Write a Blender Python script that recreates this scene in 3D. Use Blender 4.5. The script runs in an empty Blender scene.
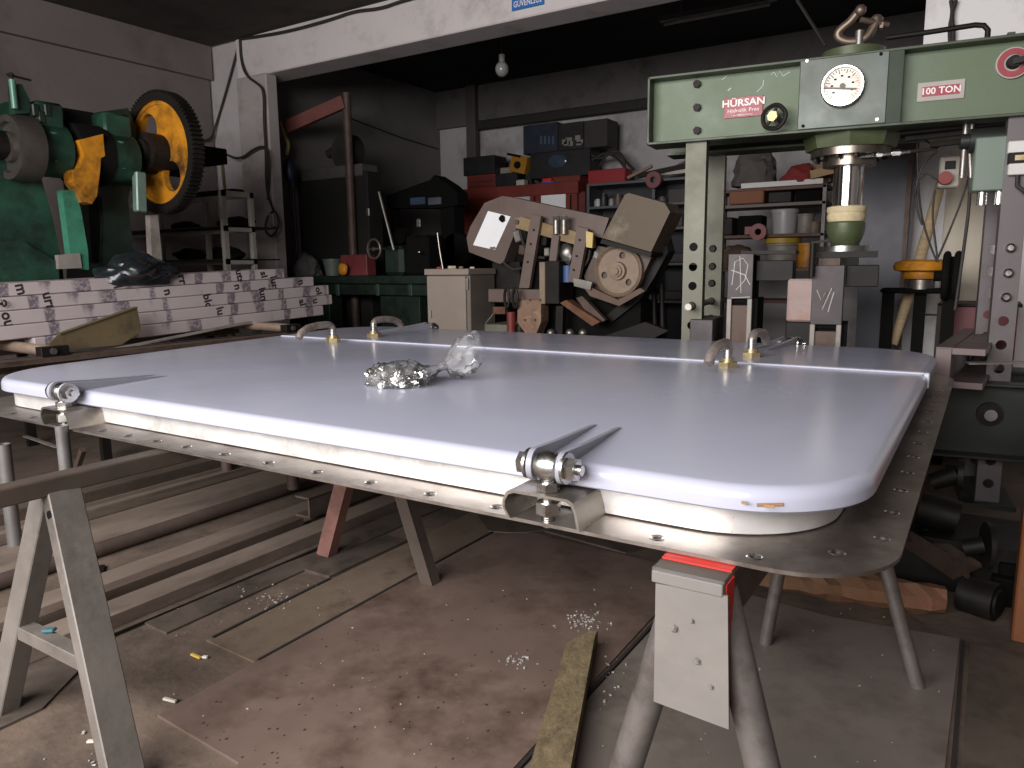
import bpy, bmesh, math, random
from mathutils import Vector as V, Matrix, Euler, noise
from math import pi, sin, cos, radians as rad
random.seed(7)
SC = bpy.context.scene
COL = SC.collection

# ------------------------------------------------------------------ camera
FPX = 746.0
_v1 = V((-1192, -105, FPX)).normalized(); _v2 = V((478, -123, FPX)).normalized()
AX = -_v1; AY = (_v2 - AX*(_v2 @ AX)).normalized(); AZ = AX.cross(AY)      # world axes seen in camera (right, down, forward)
EYE = V((0, 0, 1.3))
def w_of(c): return V((AX @ c, AY @ c, AZ @ c))
cam = bpy.data.objects.new('camera', bpy.data.cameras.new('camera'))
COL.objects.link(cam)
r_, u_, b_ = w_of(V((1, 0, 0))), w_of(V((0, -1, 0))), w_of(V((0, 0, -1)))
cam.matrix_world = Matrix(((r_.x, u_.x, b_.x, EYE.x), (r_.y, u_.y, b_.y, EYE.y), (r_.z, u_.z, b_.z, EYE.z), (0, 0, 0, 1)))
cam.data.sensor_width = 36; cam.data.lens = 36*FPX/1024; cam.data.clip_start = .02; cam.data.clip_end = 200
SC.camera = cam
def at(px, py, x=None, y=None, z=None):
    """world point on the plane x=, y= or z= that a measured line of sight meets"""
    d = w_of(V((px-512, py-384, FPX)))
    t = (z-EYE.z)/d.z if z is not None else (y-EYE.y)/d.y if y is not None else (x-EYE.x)/d.x
    return EYE + d*t

# ------------------------------------------------------------------ light
W = bpy.data.worlds.new('overcast'); SC.world = W; W.use_nodes = True
bg = W.node_tree.nodes['Background']; bg.inputs[0].default_value = (1.0, .98, .97, 1); bg.inputs[1].default_value = 1.0
def area(name, loc, aim, sx, sy, power, col=(1, 1, 1)):
    l = bpy.data.lights.new(name, 'AREA'); l.shape = 'RECTANGLE'; l.size = sx; l.size_y = sy; l.energy = power; l.color = col
    o = bpy.data.objects.new(name, l); COL.objects.link(o); o.location = loc
    o.rotation_euler = (V(aim)-V(loc)).to_track_quat('-Z', 'Y').to_euler(); return o
area('daylight_in_big_door', (-2.0, -2.3, 2.65), (-1.7, 2.4, .9), 5.2, 2.1, 570, (1.0, .975, .965))
SC.view_settings.view_transform = 'Standard'; SC.view_settings.look = 'None'
SC.view_settings.gamma = 1; SC.view_settings.use_curve_mapping = False
SC.view_settings.exposure = 0.04

# ------------------------------------------------------------------ materials
def lin(h):
    h = h.lstrip('#'); o = []
    for i in (0, 2, 4):
        c = int(h[i:i+2], 16)/255; o.append(c/12.92 if c <= .04045 else ((c+.055)/1.055)**2.4)
    return (*o, 1)
MATS = {}
def mk(name, h, rough=.7, metal=0., var=.18, sc=6., dirt=None, dsc=3., damt=.5, bump=.0, bsc=40., emit=0., stretch=None, rvar=.08, spec=.5):
    if name in MATS: return MATS[name]
    m = bpy.data.materials.new(name); m.use_nodes = True; nt = m.node_tree; N = nt.nodes; Lk = nt.links
    b = N['Principled BSDF']; c = lin(h)
    tc = N.new('ShaderNodeTexCoord'); src = tc.outputs['Object']
    if stretch:
        mp = N.new('ShaderNodeMapping'); mp.inputs['Scale'].default_value = stretch; Lk.new(src, mp.inputs[0]); src = mp.outputs[0]
    n1 = N.new('ShaderNodeTexNoise'); n1.inputs['Scale'].default_value = sc; n1.inputs['Detail'].default_value = 5; n1.inputs['Roughness'].default_value = .65
    Lk.new(src, n1.inputs['Vector'])
    rp = N.new('ShaderNodeValToRGB'); Lk.new(n1.outputs['Fac'], rp.inputs[0])
    rp.color_ramp.elements[0].position = .3; rp.color_ramp.elements[1].position = .7
    rp.color_ramp.elements[0].color = (*[max(0, k*(1-var)) for k in c[:3]], 1); rp.color_ramp.elements[1].color = (*[min(1, k*(1+var)) for k in c[:3]], 1)
    out = rp.outputs[0]
    if dirt:
        n2 = N.new('ShaderNodeTexNoise'); n2.inputs['Scale'].default_value = dsc; n2.inputs['Detail'].default_value = 8; n2.inputs['Roughness'].default_value = .7
        Lk.new(src, n2.inputs['Vector'])
        r2 = N.new('ShaderNodeValToRGB'); Lk.new(n2.outputs['Fac'], r2.inputs[0])
        r2.color_ramp.elements[0].position = .62-.3*damt; r2.color_ramp.elements[1].position = .78-.2*damt
        mx = N.new('ShaderNodeMix'); mx.data_type = 'RGBA'; Lk.new(r2.outputs[0], mx.inputs[0]); Lk.new(out, mx.inputs[6]); mx.inputs[7].default_value = lin(dirt)
        out = mx.outputs[2]
    Lk.new(out, b.inputs['Base Color'])
    b.inputs['Metallic'].default_value = metal; b.inputs['Specular IOR Level'].default_value = spec
    mr = N.new('ShaderNodeMapRange'); Lk.new(n1.outputs['Fac'], mr.inputs[0]); mr.inputs[1].default_value = .3; mr.inputs[2].default_value = .7
    mr.inputs[3].default_value = max(.02, rough-rvar); mr.inputs[4].default_value = min(1, rough+rvar); Lk.new(mr.outputs[0], b.inputs['Roughness'])
    if bump:
        nb = N.new('ShaderNodeTexNoise'); nb.inputs['Scale'].default_value = bsc; nb.inputs['Detail'].default_value = 6; Lk.new(src, nb.inputs['Vector'])
        bp = N.new('ShaderNodeBump'); bp.inputs['Strength'].default_value = min(1, bump); bp.inputs['Distance'].default_value = .01; Lk.new(nb.outputs['Fac'], bp.inputs['Height'])
        Lk.new(bp.outputs[0], b.inputs['Normal'])
    if emit: b.inputs['Emission Color'].default_value = c; b.inputs['Emission Strength'].default_value = emit
    MATS[name] = m; return m

# ------------------------------------------------------------------ mesh builder
ORI = {}
class MB:
    def __init__(s, T=None): s.v = []; s.f = []; s.sm = []; s.T = T
    def add(s, vs, fs, smooth=False):
        o = len(s.v)
        s.v += [(s.T @ V(p)) if s.T else V(p) for p in vs]
        s.f += [tuple(i+o for i in f) for f in fs]; s.sm += [smooth]*len(fs); return s
    def bm(s, bm, smooth=False):
        bm.verts.ensure_lookup_table(); bm.verts.index_update()
        s.add([v.co.copy() for v in bm.verts], [[v.index for v in f.verts] for f in bm.faces], smooth); bm.free(); return s
    def box(s, c, d, rot=None, bev=0.):
        bm = bmesh.new(); bmesh.ops.create_cube(bm, size=1)
        M = Matrix.Diagonal((*d, 1)); bmesh.ops.transform(bm, matrix=M, verts=bm.verts)
        if bev: bmesh.ops.bevel(bm, geom=bm.edges[:], offset=min(bev, min(d)*.45), segments=1, affect='EDGES')
        R = (rot if isinstance(rot, Matrix) else Euler(rot).to_matrix()).to_4x4() if rot else Matrix()
        bmesh.ops.transform(bm, matrix=Matrix.Translation(c) @ R, verts=bm.verts)
        return s.bm(bm)
    def bb(s, x0, x1, y0, y1, z0, z1, bev=0.):
        return s.box(((x0+x1)/2, (y0+y1)/2, (z0+z1)/2), (abs(x1-x0), abs(y1-y0), abs(z1-z0)), None, bev)
    def bar(s, p0, p1, w, h, up=(0, 0, 1), bev=0.):
        p0, p1 = V(p0), V(p1); d = (p1-p0); L = d.length; d.normalize(); u = V(up); x = d.cross(u)
        if x.length < 1e-4: x = d.cross(V((1, 0, 0)))
        x.normalize(); u = x.cross(d); R = Matrix((x, d, u)).transposed()
        return s.box((p0+p1)/2, (w, L, h), R, bev)
    def cyl(s, p0, p1, r0, r1=None, n=20, cap=True):
        p0, p1 = V(p0), V(p1); r1 = r0 if r1 is None else r1; d = (p1-p0).normalized()
        a = d.orthogonal().normalized(); b = d.cross(a)
        vs = [p+(a*cos(2*pi*i/n)+b*sin(2*pi*i/n))*r for p, r in ((p0, r0), (p1, r1)) for i in range(n)]
        s.add(vs, [(i, (i+1) % n, n+(i+1) % n, n+i) for i in range(n)], n > 8)
        if cap:
            s.add(vs[:n], [tuple(reversed(range(n)))]); s.add(vs[n:], [tuple(range(n))])
        return s
    def pipe(s, p0, p1, r, t=.004, n=20):
        p0, p1 = V(p0), V(p1); d = (p1-p0).normalized(); a = d.orthogonal().normalized(); b = d.cross(a)
        vs = [p+(a*cos(2*pi*i/n)+b*sin(2*pi*i/n))*q for p, q in ((p0, r), (p1, r), (p1, r-t), (p0, r-t)) for i in range(n)]
        fs = [(k*n+i, k*n+(i+1) % n, ((k+1) % 4)*n+(i+1) % n, ((k+1) % 4)*n+i) for k in range(4) for i in range(n)]
        return s.add(vs, fs, True)
    def tube(s, pts, r, n=8, smooth=True):
        pts = [V(p) for p in pts]; rs = r if isinstance(r, (list, tuple)) else [r]*len(pts); vs = []; a = None
        for i, p in enumerate(pts):
            d = (pts[min(i+1, len(pts)-1)]-pts[max(i-1, 0)]).normalized()
            a = d.orthogonal().normalized() if a is None else (a-d*(a @ d)).normalized()
            b = d.cross(a); vs += [p+(a*cos(2*pi*k/n)+b*sin(2*pi*k/n))*rs[i] for k in range(n)]
        m = len(pts)
        s.add(vs, [(j*n+k, j*n+(k+1) % n, (j+1)*n+(k+1) % n, (j+1)*n+k) for j in range(m-1) for k in range(n)], smooth)
        s.add(vs[:n], [tuple(reversed(range(n)))]); s.add(vs[-n:], [tuple(range(n))]); return s
    def lathe(s, prof, o, ax=(0, 0, 1), n=28, smooth=True):
        o = V(o); d = V(ax).normalized(); a = d.orthogonal().normalized(); b = d.cross(a); vs = []
        for r, h in prof: vs += [o+d*h+(a*cos(2*pi*k/n)+b*sin(2*pi*k/n))*r for k in range(n)]
        m = len(prof)
        s.add(vs, [(j*n+k, j*n+(k+1) % n, (j+1)*n+(k+1) % n, (j+1)*n+k) for j in range(m-1) for k in range(n)], smooth)
        return s
    def sheet(s, outer, holes, o, u, v, t):
        """flat plate from a 2-D outline with holes, thickness t along u x v"""
        o, u, v = V(o), V(u), V(v); w = u.cross(v).normalized()*t
        bm = bmesh.new(); loops = []
        for lp in [outer]+list(holes):
            q = [bm.verts.new((x, y, 0)) for x, y in lp]; loops.append(len(q))
            for i in range(len(q)): bm.edges.new((q[i], q[(i+1) % len(q)]))
        if holes: bmesh.ops.triangle_fill(bm, use_beauty=True, edges=bm.edges[:], normal=(0, 0, 1))
        else: bm.faces.new(bm.verts[:])
        bm.verts.ensure_lookup_table(); bm.verts.index_update()
        P = [v_.co.copy() for v_ in bm.verts]; F = [[q.index for q in f.verts] for f in bm.faces]; n = len(P)
        if bm.faces[:] and bm.faces[:][0].normal.z < 0: pass
        bm.free()
        A = [o+u*p.x+v*p.y for p in P]
        s.add(A+[p+w for p in A], [tuple(reversed(f)) for f in F]+[tuple(i+n for i in f) for f in F])
        k = 0
        for L in loops:
            s.add([A[k+i] for i in range(L)]+[A[k+i]+w for i in range(L)], [(i, (i+1) % L, L+(i+1) % L, L+i) for i in range(L)], L > 11); k += L
        return s
    def prism(s, poly, o, u, v, t): return s.sheet(poly, [], o, u, v, t)
    def ball(s, c, r, sub=2, sq=(1, 1, 1), jit=0.):
        bm = bmesh.new(); bmesh.ops.create_icosphere(bm, subdivisions=sub, radius=1)
        for v in bm.verts:
            k = 1+jit*noise.noise(v.co*2.3+V(c)*7)
            v.co = V((v.co.x*sq[0]*r*k+c[0], v.co.y*sq[1]*r*k+c[1], v.co.z*sq[2]*r*k+c[2]))
        return s.bm(bm, True)
    def hexn(s, c, ax, r, h):
        c = V(c); a = V(ax).normalized(); s.cyl(c-a*h/2, c+a*h/2, r, r, 6)
        return s.cyl(c-a*h*.56, c+a*h*.56, r*.8, r*.8, 14)
    def build(s, name, mat, parent=None, kind=None):
        vs = s.v; me = bpy.data.meshes.new(name)
        if parent is not None: o0 = ORI[parent.name]
        else:
            lo = [min(p[i] for p in vs) for i in range(3)]; hi = [max(p[i] for p in vs) for i in range(3)]
            o0 = V(((lo[0]+hi[0])/2, (lo[1]+hi[1])/2, lo[2]))
        me.from_pydata([p-o0 for p in vs], [], s.f); me.polygons.foreach_set('use_smooth', s.sm); me.materials.append(mat)
        bm = bmesh.new(); bm.from_mesh(me); bmesh.ops.remove_doubles(bm, verts=bm.verts, dist=1e-5); bmesh.ops.recalc_face_normals(bm, faces=bm.faces); bm.to_mesh(me); bm.free()
        if any(s.sm): me.set_sharp_from_angle(angle=rad(38))
        o = bpy.data.objects.new(name, me); COL.objects.link(o)
        if parent is not None: o.parent = parent
        else: o.location = o0
        ORI[o.name] = o0
        if kind: o['kind'] = kind
        return o
def tag(o, label, cat, group=None, kind=None):
    o['label'] = label; o['category'] = cat
    if group: o['group'] = group
    if kind: o['kind'] = kind
    return o
def thing(name, loc, label, cat, group=None):
    o = bpy.data.objects.new(name, None); o.empty_display_size = .05; COL.objects.link(o); o.location = loc; ORI[o.name] = V(loc)
    return tag(o, label, cat, group)
def struct(name, mb, mat, parent=None):
    o = mb.build(name, mat, parent)
    if parent is None: o['kind'] = 'structure'
    return o
def copy_tree(o, delta=(0, 0, 0), rotz=None, parent=None, label=None, group=None, col=COL):
    c = o.copy(); col.objects.link(c)
    if parent is not None: c.parent = parent
    else:
        c.location = o.location+V(delta)
        if rotz is not None: c.rotation_euler = (0, 0, rotz)
        if label: c['label'] = label
        if group: c['group'] = group
    ORI[c.name] = ORI[o.name]+V(delta)
    for ch in o.children: copy_tree(ch, delta, None, c)
    return c
def lab(o, t): o['label'] = t; return o
def text(name, s, size, o, u, v, mat, parent, ext=.0006, align='CENTER', sx=1., bold=0.):
    """raised lettering: o is the middle of the words, u reads along, v points up"""
    c = bpy.data.curves.new(name, 'FONT'); c.body = s; c.size = size; c.extrude = ext; c.align_x = align; c.align_y = 'CENTER'; c.resolution_u = 2; c.offset = bold
    t = bpy.data.objects.new(name+'_tmp', c); COL.objects.link(t)
    me = bpy.data.meshes.new_from_object(t.evaluated_get(bpy.context.evaluated_depsgraph_get())); bpy.data.objects.remove(t)
    me.name = name
    u, v = V(u).normalized(), V(v).normalized(); w = u.cross(v); o0 = ORI[parent.name]; o = V(o)-o0
    for q in me.vertices: q.co = o+u*q.co.x*sx+v*q.co.y+w*q.co.z
    me.materials.clear(); me.materials.append(mat)
    ob = bpy.data.objects.new(name, me); COL.objects.link(ob); ob.parent = parent; ORI[ob.name] = o0; return ob
def rrect(x0, x1, y0, y1, R, n=10):
    P = []; R = R if isinstance(R, (tuple, list)) else (R,)*4
    for cx, cy, a, r in ((x1-R[0], y0+R[0], -90, R[0]), (x1-R[1], y1-R[1], 0, R[1]), (x0+R[2], y1-R[2], 90, R[2]), (x0+R[3], y0+R[3], 180, R[3])):
        P += [(cx+r*cos(rad(a+90*i/n)), cy+r*sin(rad(a+90*i/n))) for i in range(n+1)]
    return P
def circ(cx, cy, r, n=12): return [(cx+r*cos(2*pi*i/n), cy+r*sin(2*pi*i/n)) for i in range(n)]
X_, Y_, Z_ = V((1, 0, 0)), V((0, 1, 0)), V((0, 0, 1))

# shared materials
M_dark = mk('oily_black_steel', '#1d1a18', .55, .3, .3, dirt='#2e2622', damt=.3, spec=.3)
M_blk = mk('black_soot', '#100f0e', .9, 0, .3, spec=.15)
M_steel = mk('bare_steel', '#8a8580', .42, .85, .2, 12, dirt='#5a4a40', damt=.3)
M_bolt = mk('zinc_bolt', '#c4c2be', .28, 1., .12, 20)
M_brown = mk('rusty_brown_steel', '#5b4b43', .62, .35, .25, 9, dirt='#3a2c25', damt=.5, bump=.15)
M_rust = mk('rust', '#6e4a35', .8, .2, .3, 14, dirt='#3d2a20', damt=.5, bump=.3)
M_gl = mk('grey_paint_worn', '#8f8881', .55, .1, .15, 7, dirt='#5d534b', damt=.4, bump=.1)
M_cable = mk('cable_rubber', '#2b2624', .7, 0, .1)
M_white = mk('white_plastic', '#cfccc8', .5, 0, .08)
M_paper = mk('white_paper', '#e9e8ea', .6, 0, .03)
M_tan = mk('tan_cast_iron', '#83705f', .6, .1, .25, 12, dirt='#55463b', damt=.4, bump=.2)
M_wood = mk('raw_wood', '#b09a78', .75, 0, .2, 5, stretch=(1, 1, 8), bump=.2)
M_yel = mk('yellow_paint', '#c4811c', .5, 0, .2, 8, dirt='#4a3014', damt=.5, bump=.1)
M_grn = mk('machine_green', '#234638', .45, .0, .25, 5, dirt='#14201b', dsc=2.2, damt=.62, bump=.1)
M_dgrn = mk('dark_machine_green', '#1c2a22', .55, .1, .3, 7, dirt='#0f1210', damt=.45)
M_redp = mk('red_paint', '#c32a22', .5, 0, .15, 10, dirt='#6a1d18', damt=.15)
M_redd = mk('dull_red_paint', '#7a2a22', .6, 0, .25, 8, dirt='#3a1a16', damt=.4)

# ------------------------------------------------------------------ the room
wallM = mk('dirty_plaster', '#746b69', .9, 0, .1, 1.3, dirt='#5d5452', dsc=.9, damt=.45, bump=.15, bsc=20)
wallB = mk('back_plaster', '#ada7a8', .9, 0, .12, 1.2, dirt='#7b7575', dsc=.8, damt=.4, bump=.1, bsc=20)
beamM = mk('whitewashed_beam', '#cdc5c4', .85, 0, .05, 1.6, dirt='#a79e9b', dsc=1.4, damt=.35, bump=.1, bsc=25)
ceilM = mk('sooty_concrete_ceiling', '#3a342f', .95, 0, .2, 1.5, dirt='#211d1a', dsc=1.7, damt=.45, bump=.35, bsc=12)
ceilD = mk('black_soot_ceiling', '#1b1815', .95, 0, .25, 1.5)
floorM = mk('dusty_concrete_floor', '#5f5045', .85, 0, .3, 2.2, dirt='#3f342c', dsc=2.6, damt=.6, bump=.4, bsc=30)
RS = 1.2; B0 = 1.3-1.3/RS      # room drawn at 1:1.2 about eye height
ROOM = Matrix.Translation(EYE) @ Matrix.Scale(RS, 4) @ Matrix.Translation(-EYE)
def RM(): return MB(ROOM)
struct('floor', MB().bb(-8.7, 3.12, -2.7, 10.8, -.15, 0), floorM)
struct('ground', MB().bb(-14, 10, -16, -2.7, -.2, -.03), mk('concrete_yard', '#a8a39c', .9, 0, .1))
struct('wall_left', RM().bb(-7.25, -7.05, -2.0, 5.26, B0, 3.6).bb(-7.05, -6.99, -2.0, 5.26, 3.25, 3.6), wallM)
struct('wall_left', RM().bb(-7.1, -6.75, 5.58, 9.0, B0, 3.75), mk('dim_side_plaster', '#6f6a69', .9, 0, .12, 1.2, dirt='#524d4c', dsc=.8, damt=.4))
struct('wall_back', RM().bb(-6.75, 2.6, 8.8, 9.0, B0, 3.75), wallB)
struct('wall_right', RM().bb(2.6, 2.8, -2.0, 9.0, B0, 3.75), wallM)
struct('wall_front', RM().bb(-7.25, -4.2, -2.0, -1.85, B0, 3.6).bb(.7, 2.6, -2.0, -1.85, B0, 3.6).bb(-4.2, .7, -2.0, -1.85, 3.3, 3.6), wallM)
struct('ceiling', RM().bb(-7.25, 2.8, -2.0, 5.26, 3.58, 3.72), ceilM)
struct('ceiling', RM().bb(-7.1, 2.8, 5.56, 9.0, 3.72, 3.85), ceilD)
struct('trim_1', RM().bb(-6.6, 2.6, 5.26, 5.58, 3.2, 3.72, .01), beamM)                        # the beam over the opening
struct('wall_middle', RM().bb(-7.25, -6.58, 5.30, 5.58, B0, 3.6), mk('whitewashed_stub', '#b6afb0', .85, 0, .06, 1.5, dirt='#968e8d', damt=.3, dsc=1.2, bump=.1))
struct('trim_2', RM().bb(-6.58, -6.13, 5.22, 5.36, B0, 3.2, .012), mk('pillar_plaster', '#a59d9b', .85, 0, .08, 1.5, dirt='#7a706b', damt=.35, dsc=1.5, bump=.1))
struct('trim_3', RM().bb(-.43, 2.6, 5.28, 5.66, B0, 3.2), mk('bright_plaster', '#ebe8e8', .85, 0, .04, 1.4, dirt='#cfc8c6', damt=.25, bump=.1))
struct('trim_4', RM().bb(-6.75, 2.6, 8.72, 8.8, 3.22, 3.72), mk('sooty_upper_wall', '#5c5656', .9, 0, .1, 1.2, dirt='#474242', damt=.4))  # darker colour stands in for the shade under the back ceiling
# conduits and rails on the back wall
struct('trim_6', RM().bb(-6.05, -2.2, 8.66, 8.72, 3.13, 3.25, .01), mk('black_rail', '#221e1c', .7))
struct('trim_7', RM().bb(-6.17, -6.02, 8.62, 8.72, 1.9, 3.72, .01), mk('dark_conduit', '#4a4341', .7))
tag(RM().tube([(-6.75+.03, 7.0, 3.1), (-6.72, 7.9, 3.0), (-6.72, 8.7, 2.95)], .008).build('wall_cable', M_cable), 'thin cable running along the dark left wall of the back bay', 'cable')
# ------------------------------------------------------------------ the big steel hatch cover on the trestles
lidM = mk('grey_lavender_primer', '#a8a9b9', .22, 0, .015, 1.1, dirt='#acadba', dsc=1.6, damt=.2, bump=.02, bsc=3, rvar=.06)
def scratches(m):
    nt = m.node_tree; N = nt.nodes; Lk = nt.links; b = N['Principled BSDF']; src = b.inputs['Base Color'].links[0].from_socket
    prev = src
    for k, (rot, thr, sc_) in enumerate(((.5, .735, 2.2), (-.9, .745, 1.7), (1.4, .75, 2.6))):
        tc = N.new('ShaderNodeTexCoord'); mp = N.new('ShaderNodeMapping'); mp.inputs['Rotation'].default_value = (0, 0, rot); mp.inputs['Scale'].default_value = (1.2*sc_, 34*sc_, 1); mp.inputs['Location'].default_value = (k*3.1, k*7.7, 0)
        n = N.new('ShaderNodeTexNoise'); n.inputs['Scale'].default_value = 1.; n.inputs['Detail'].default_value = 3; n.inputs['Distortion'].default_value = .25
        Lk.new(tc.outputs['Object'], mp.inputs[0]); Lk.new(mp.outputs[0], n.inputs['Vector'])
        r = N.new('ShaderNodeValToRGB'); r.color_ramp.elements[0].position = thr; r.color_ramp.elements[1].position = thr+.03; Lk.new(n.outputs['Fac'], r.inputs[0])
        mx = N.new('ShaderNodeMix'); mx.data_type = 'RGBA'; Lk.new(r.outputs[0], mx.inputs[0]); Lk.new(prev, mx.inputs[6]); mx.inputs[7].default_value = lin('#dcdde4'); prev = mx.outputs[2]
    Lk.new(prev, b.inputs['Base Color'])
scratches(lidM)
ssM = mk('ground_stainless', '#e8e5e2', .36, .55, .08, 7, dirt='#aba39b', dsc=4, damt=.3, bump=.12, bsc=14, rvar=.1)
flM = mk('scaly_stainless_flange', '#8b827b', .40, .8, .22, 9, dirt='#5f534b', dsc=3.0, damt=.5, bump=.1, bsc=18, rvar=.1)
paintM = mk('clamp_primer', '#92929b', .35, 0, .06, 12)
brassM = mk('brass_nut', '#b8a680', .35, .75, .1, 20)
gripM = mk('worn_grip', '#b0a49c', .35, .65, .2, 25, dirt='#6b564a', dsc=12, damt=.45)
hatch = thing('hatch_cover', (-2.05, 2.77, .742), 'huge rectangular hatch cover with grey-lavender lid and bright metal flange lying across the trestles', 'hatch')
LX0, LX1, LY0, LY1, LR, ZT = -3.93, -.165, 1.405, 4.15, (.27, .33, .33, .36), .874
def warp(P): return [(x+(.36*max(0., 1-(y-1.4)/2.1)*(-2.05-x)/1.85 if x < -2.05 else 0), y) for x, y in P]     # its left side is cut slightly askew
def rings(spec, x0, x1, y0, y1, r, n=14):
    m = MB(); vs = []; k = None
    for z, o in spec:
        q = [(x, y, z) for x, y in warp(rrect(x0+o, x1-o, y0+o, y1-o, [max(.02, k_-o) for k_ in r], n))]; k = len(q); vs += q
    fs = [(j*k+i, j*k+(i+1) % k, (j+1)*k+(i+1) % k, (j+1)*k+i) for j in range(len(spec)-1) for i in range(k)]
    m.add(vs, fs, True); return m, vs, k
sp = [(.823, .05), (.823, .004), (.827, 0), (.847, 0)]+[(.847+.027*sin(rad(a)), .027*(1-cos(rad(a)))) for a in (15, 30, 45, 60, 75, 90)]
m, vs, k = rings(sp, LX0, LX1, LY0, LY1, LR); m.add(vs[-k:], [tuple(range(k))], True); m.build('lid', lidM, hatch)
# chipped paint on the near right corner
lab(MB().box((-.322, 1.4288, .842), (.05, .0014, .007), (0, rad(-3), rad(25)), .001).build('paint_chip', mk('chip_rust', '#8a6a48', .8), hatch), 'long rusty paint chip on the rounded corner')
for px, py, w in ((770, 491, .02), (745, 488, .012)):
    q = at(px, py, y=LY0-.0008)
    lab(MB().box((q.x, LY0-.0004, min(.846, q.z)), (w, .0012, .006), (0, rad(-3), 0), .001).build('paint_chip', mk('chip_rust', '#8a6a48', .8), hatch), 'rusty paint chip on the near edge')
# rear leaf's overlap strip with its folded end
m = MB(); m.bb(-3.78, LX1-.012, 3.215, 3.255, .8738, .881, .003); m.bb(LX1-.014, LX1+.004, 3.215, 3.255, .822, .880, .003)
m.build('overlap_strip', mk('strip_primer', '#c3c4d2', .3, 0, .03), hatch)  # lid paint made lighter, so the strip's highlight is in its colour
sp = [(.757, 0), (.826, 0), (.826, .008), (.757, .008), (.757, 0)]
m, vs, k = rings(sp, -3.88, -.235, 1.452, 4.10, (.25, .3, .3, .3)); lab(m.build('coaming', ssM, hatch), 'bright ground metal coaming under the lid')
FX0, FX1, FY0, FY1, FR = -4.0, -.10, 1.335, 4.21, .2
holes = []
def hole(x, y, r=.0095): holes.append(circ(x, y, r, 10))
for i in range(12): hole(-.142, 1.60+i*.19*.98)
for i in range(17): hole(-.333-i*.195, 1.375) if not abs(-.333-i*.195+.77) < .085 else None
for i in range(18): hole(-.333-i*.195, 4.165)
for i in range(11): hole(-3.955, 1.85+i*.19)
hole(-.205, 1.475)
outer = warp(rrect(FX0, FX1, FY0, FY1, FR, 12)); holes = [warp(h) for h in holes]
# the flange as four strips sharing the rounded corners is one pierced ring
inner = rrect(FX0+.3, FX1-.3, FY0+.3, FY1-.3, .12, 6)
inner = warp(inner)
MB().sheet(outer, holes+[inner], (0, 0, .745), X_, Y_, .008).build('flange', flM, hatch)
m = MB()
for h in holes:
    c = V((sum(q[0] for q in h)/len(h), sum(q[1] for q in h)/len(h), 0)); m.lathe([(.0095, .752), (.0145, .7545), (.0165, .7532)], c, Z_, 12)
m.build('deburred_hole_rim', M_bolt, hatch, 'stuff')
def dog(cx, s, drop=.045):
    """hinged eye bolt with two painted lugs, bent bracket and nuts; s=+1 near side, -1 far side"""
    yf = lambda y: y if s > 0 else 5.555-y
    for k in (-1, 1):
        m = MB(); x = cx+k*.036; prof = []
        yc, zc, R = yf(1.36), .874, .035; N = 10
        for i in range(N+1):
            a = rad(90+180*i/N); prof.append((yc+s*R*cos(a), zc+R*sin(a)))
        prof = [(y, z) for y, z in prof]
        top = [(yf(1.39), .885)] if 0 else []
        poly = prof+[(yf(1.42), zc-.012), (yf(1.42), .873), (yf(1.80), .873), (yf(1.76), .878), (yf(1.5), zc+R*.62)]
        m.sheet(poly, [], (x-.006+.145*yf(1.36)*s, 0, 0), V((-.145*s, 1, 0)), Z_, .012); m.build('lug', paintM, hatch)
        m = MB(); m.cyl((x+k*.007, yc, zc), (x+k*.013, yc, zc), .034, n=24); lug_w = m.build('washer', M_bolt, hatch)
    yc, zc = yf(1.36), .874
    sb = MB().lathe([(.018, -.029), (.027, -.025), (.032, -.013), (.0335, 0), (.032, .013), (.027, .025), (.018, .029)], (cx, yc, zc), X_, 24)
    sb.cyl((cx, yc, zc-.02), (cx, yc, .752-drop*.3), .0145, n=16)
    for i in range(7): sb.cyl((cx, yc, .795-i*.007), (cx, yc, .7925-i*.007), .0157, n=14)
    eb = lab(sb.build('eye_bolt', M_bolt, hatch), 'polished eye bolt with a round head')
    MB().hexn((cx, yc, .829), Z_, .026, .018).build('nut', M_bolt, eb)
    MB().hexn((cx, yc, .781), Z_, .028, .026).build('nut', M_bolt, eb)
    pn = MB().cyl((cx-.072, yc, zc), (cx+.082, yc, zc), .0115, n=16); pin = pn.build('hinge_pin', M_bolt, hatch)
    MB().hexn((cx-.060, yc, zc), X_, .026, .018).build('pin_head', M_bolt, pin)
    MB().hexn((cx+.060, yc, zc), X_, .026, .02).build('nut', M_bolt, pin)
    # bracket: bent strip, splayed legs, on the flange
    path = [(-.082, .7532), (-.097, .775), (-.097, .790), (-.088, .812), (-.074, .818), (.066, .818), (.078, .812), (.086, .790), (.094, .7532)]
    off = [(x*.93 if abs(x) > .08 else x, z-.006 if z > .79 else z) for x, z in path]
    poly = path+list(reversed([(x-math.copysign(.006, x), z-(.006 if z > .795 else 0)) for x, z in path]))
    y0 = min(yf(1.325), yf(1.452)); m = MB()
    m.sheet([(cx+x, z) for x, z in poly], [], (0, y0+.127, 0), X_, Z_, .127)
    lab(m.build('bracket', mk('bracket_steel', '#9c958c', .36, .9, .15, 10, dirt='#6a625a', damt=.4, dsc=8), hatch), 'bent metal bracket holding the eye bolt')
dog(-.772, 1); dog(-2.765, 1); dog(-3.36, -1); dog(-.88, -1)

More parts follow.
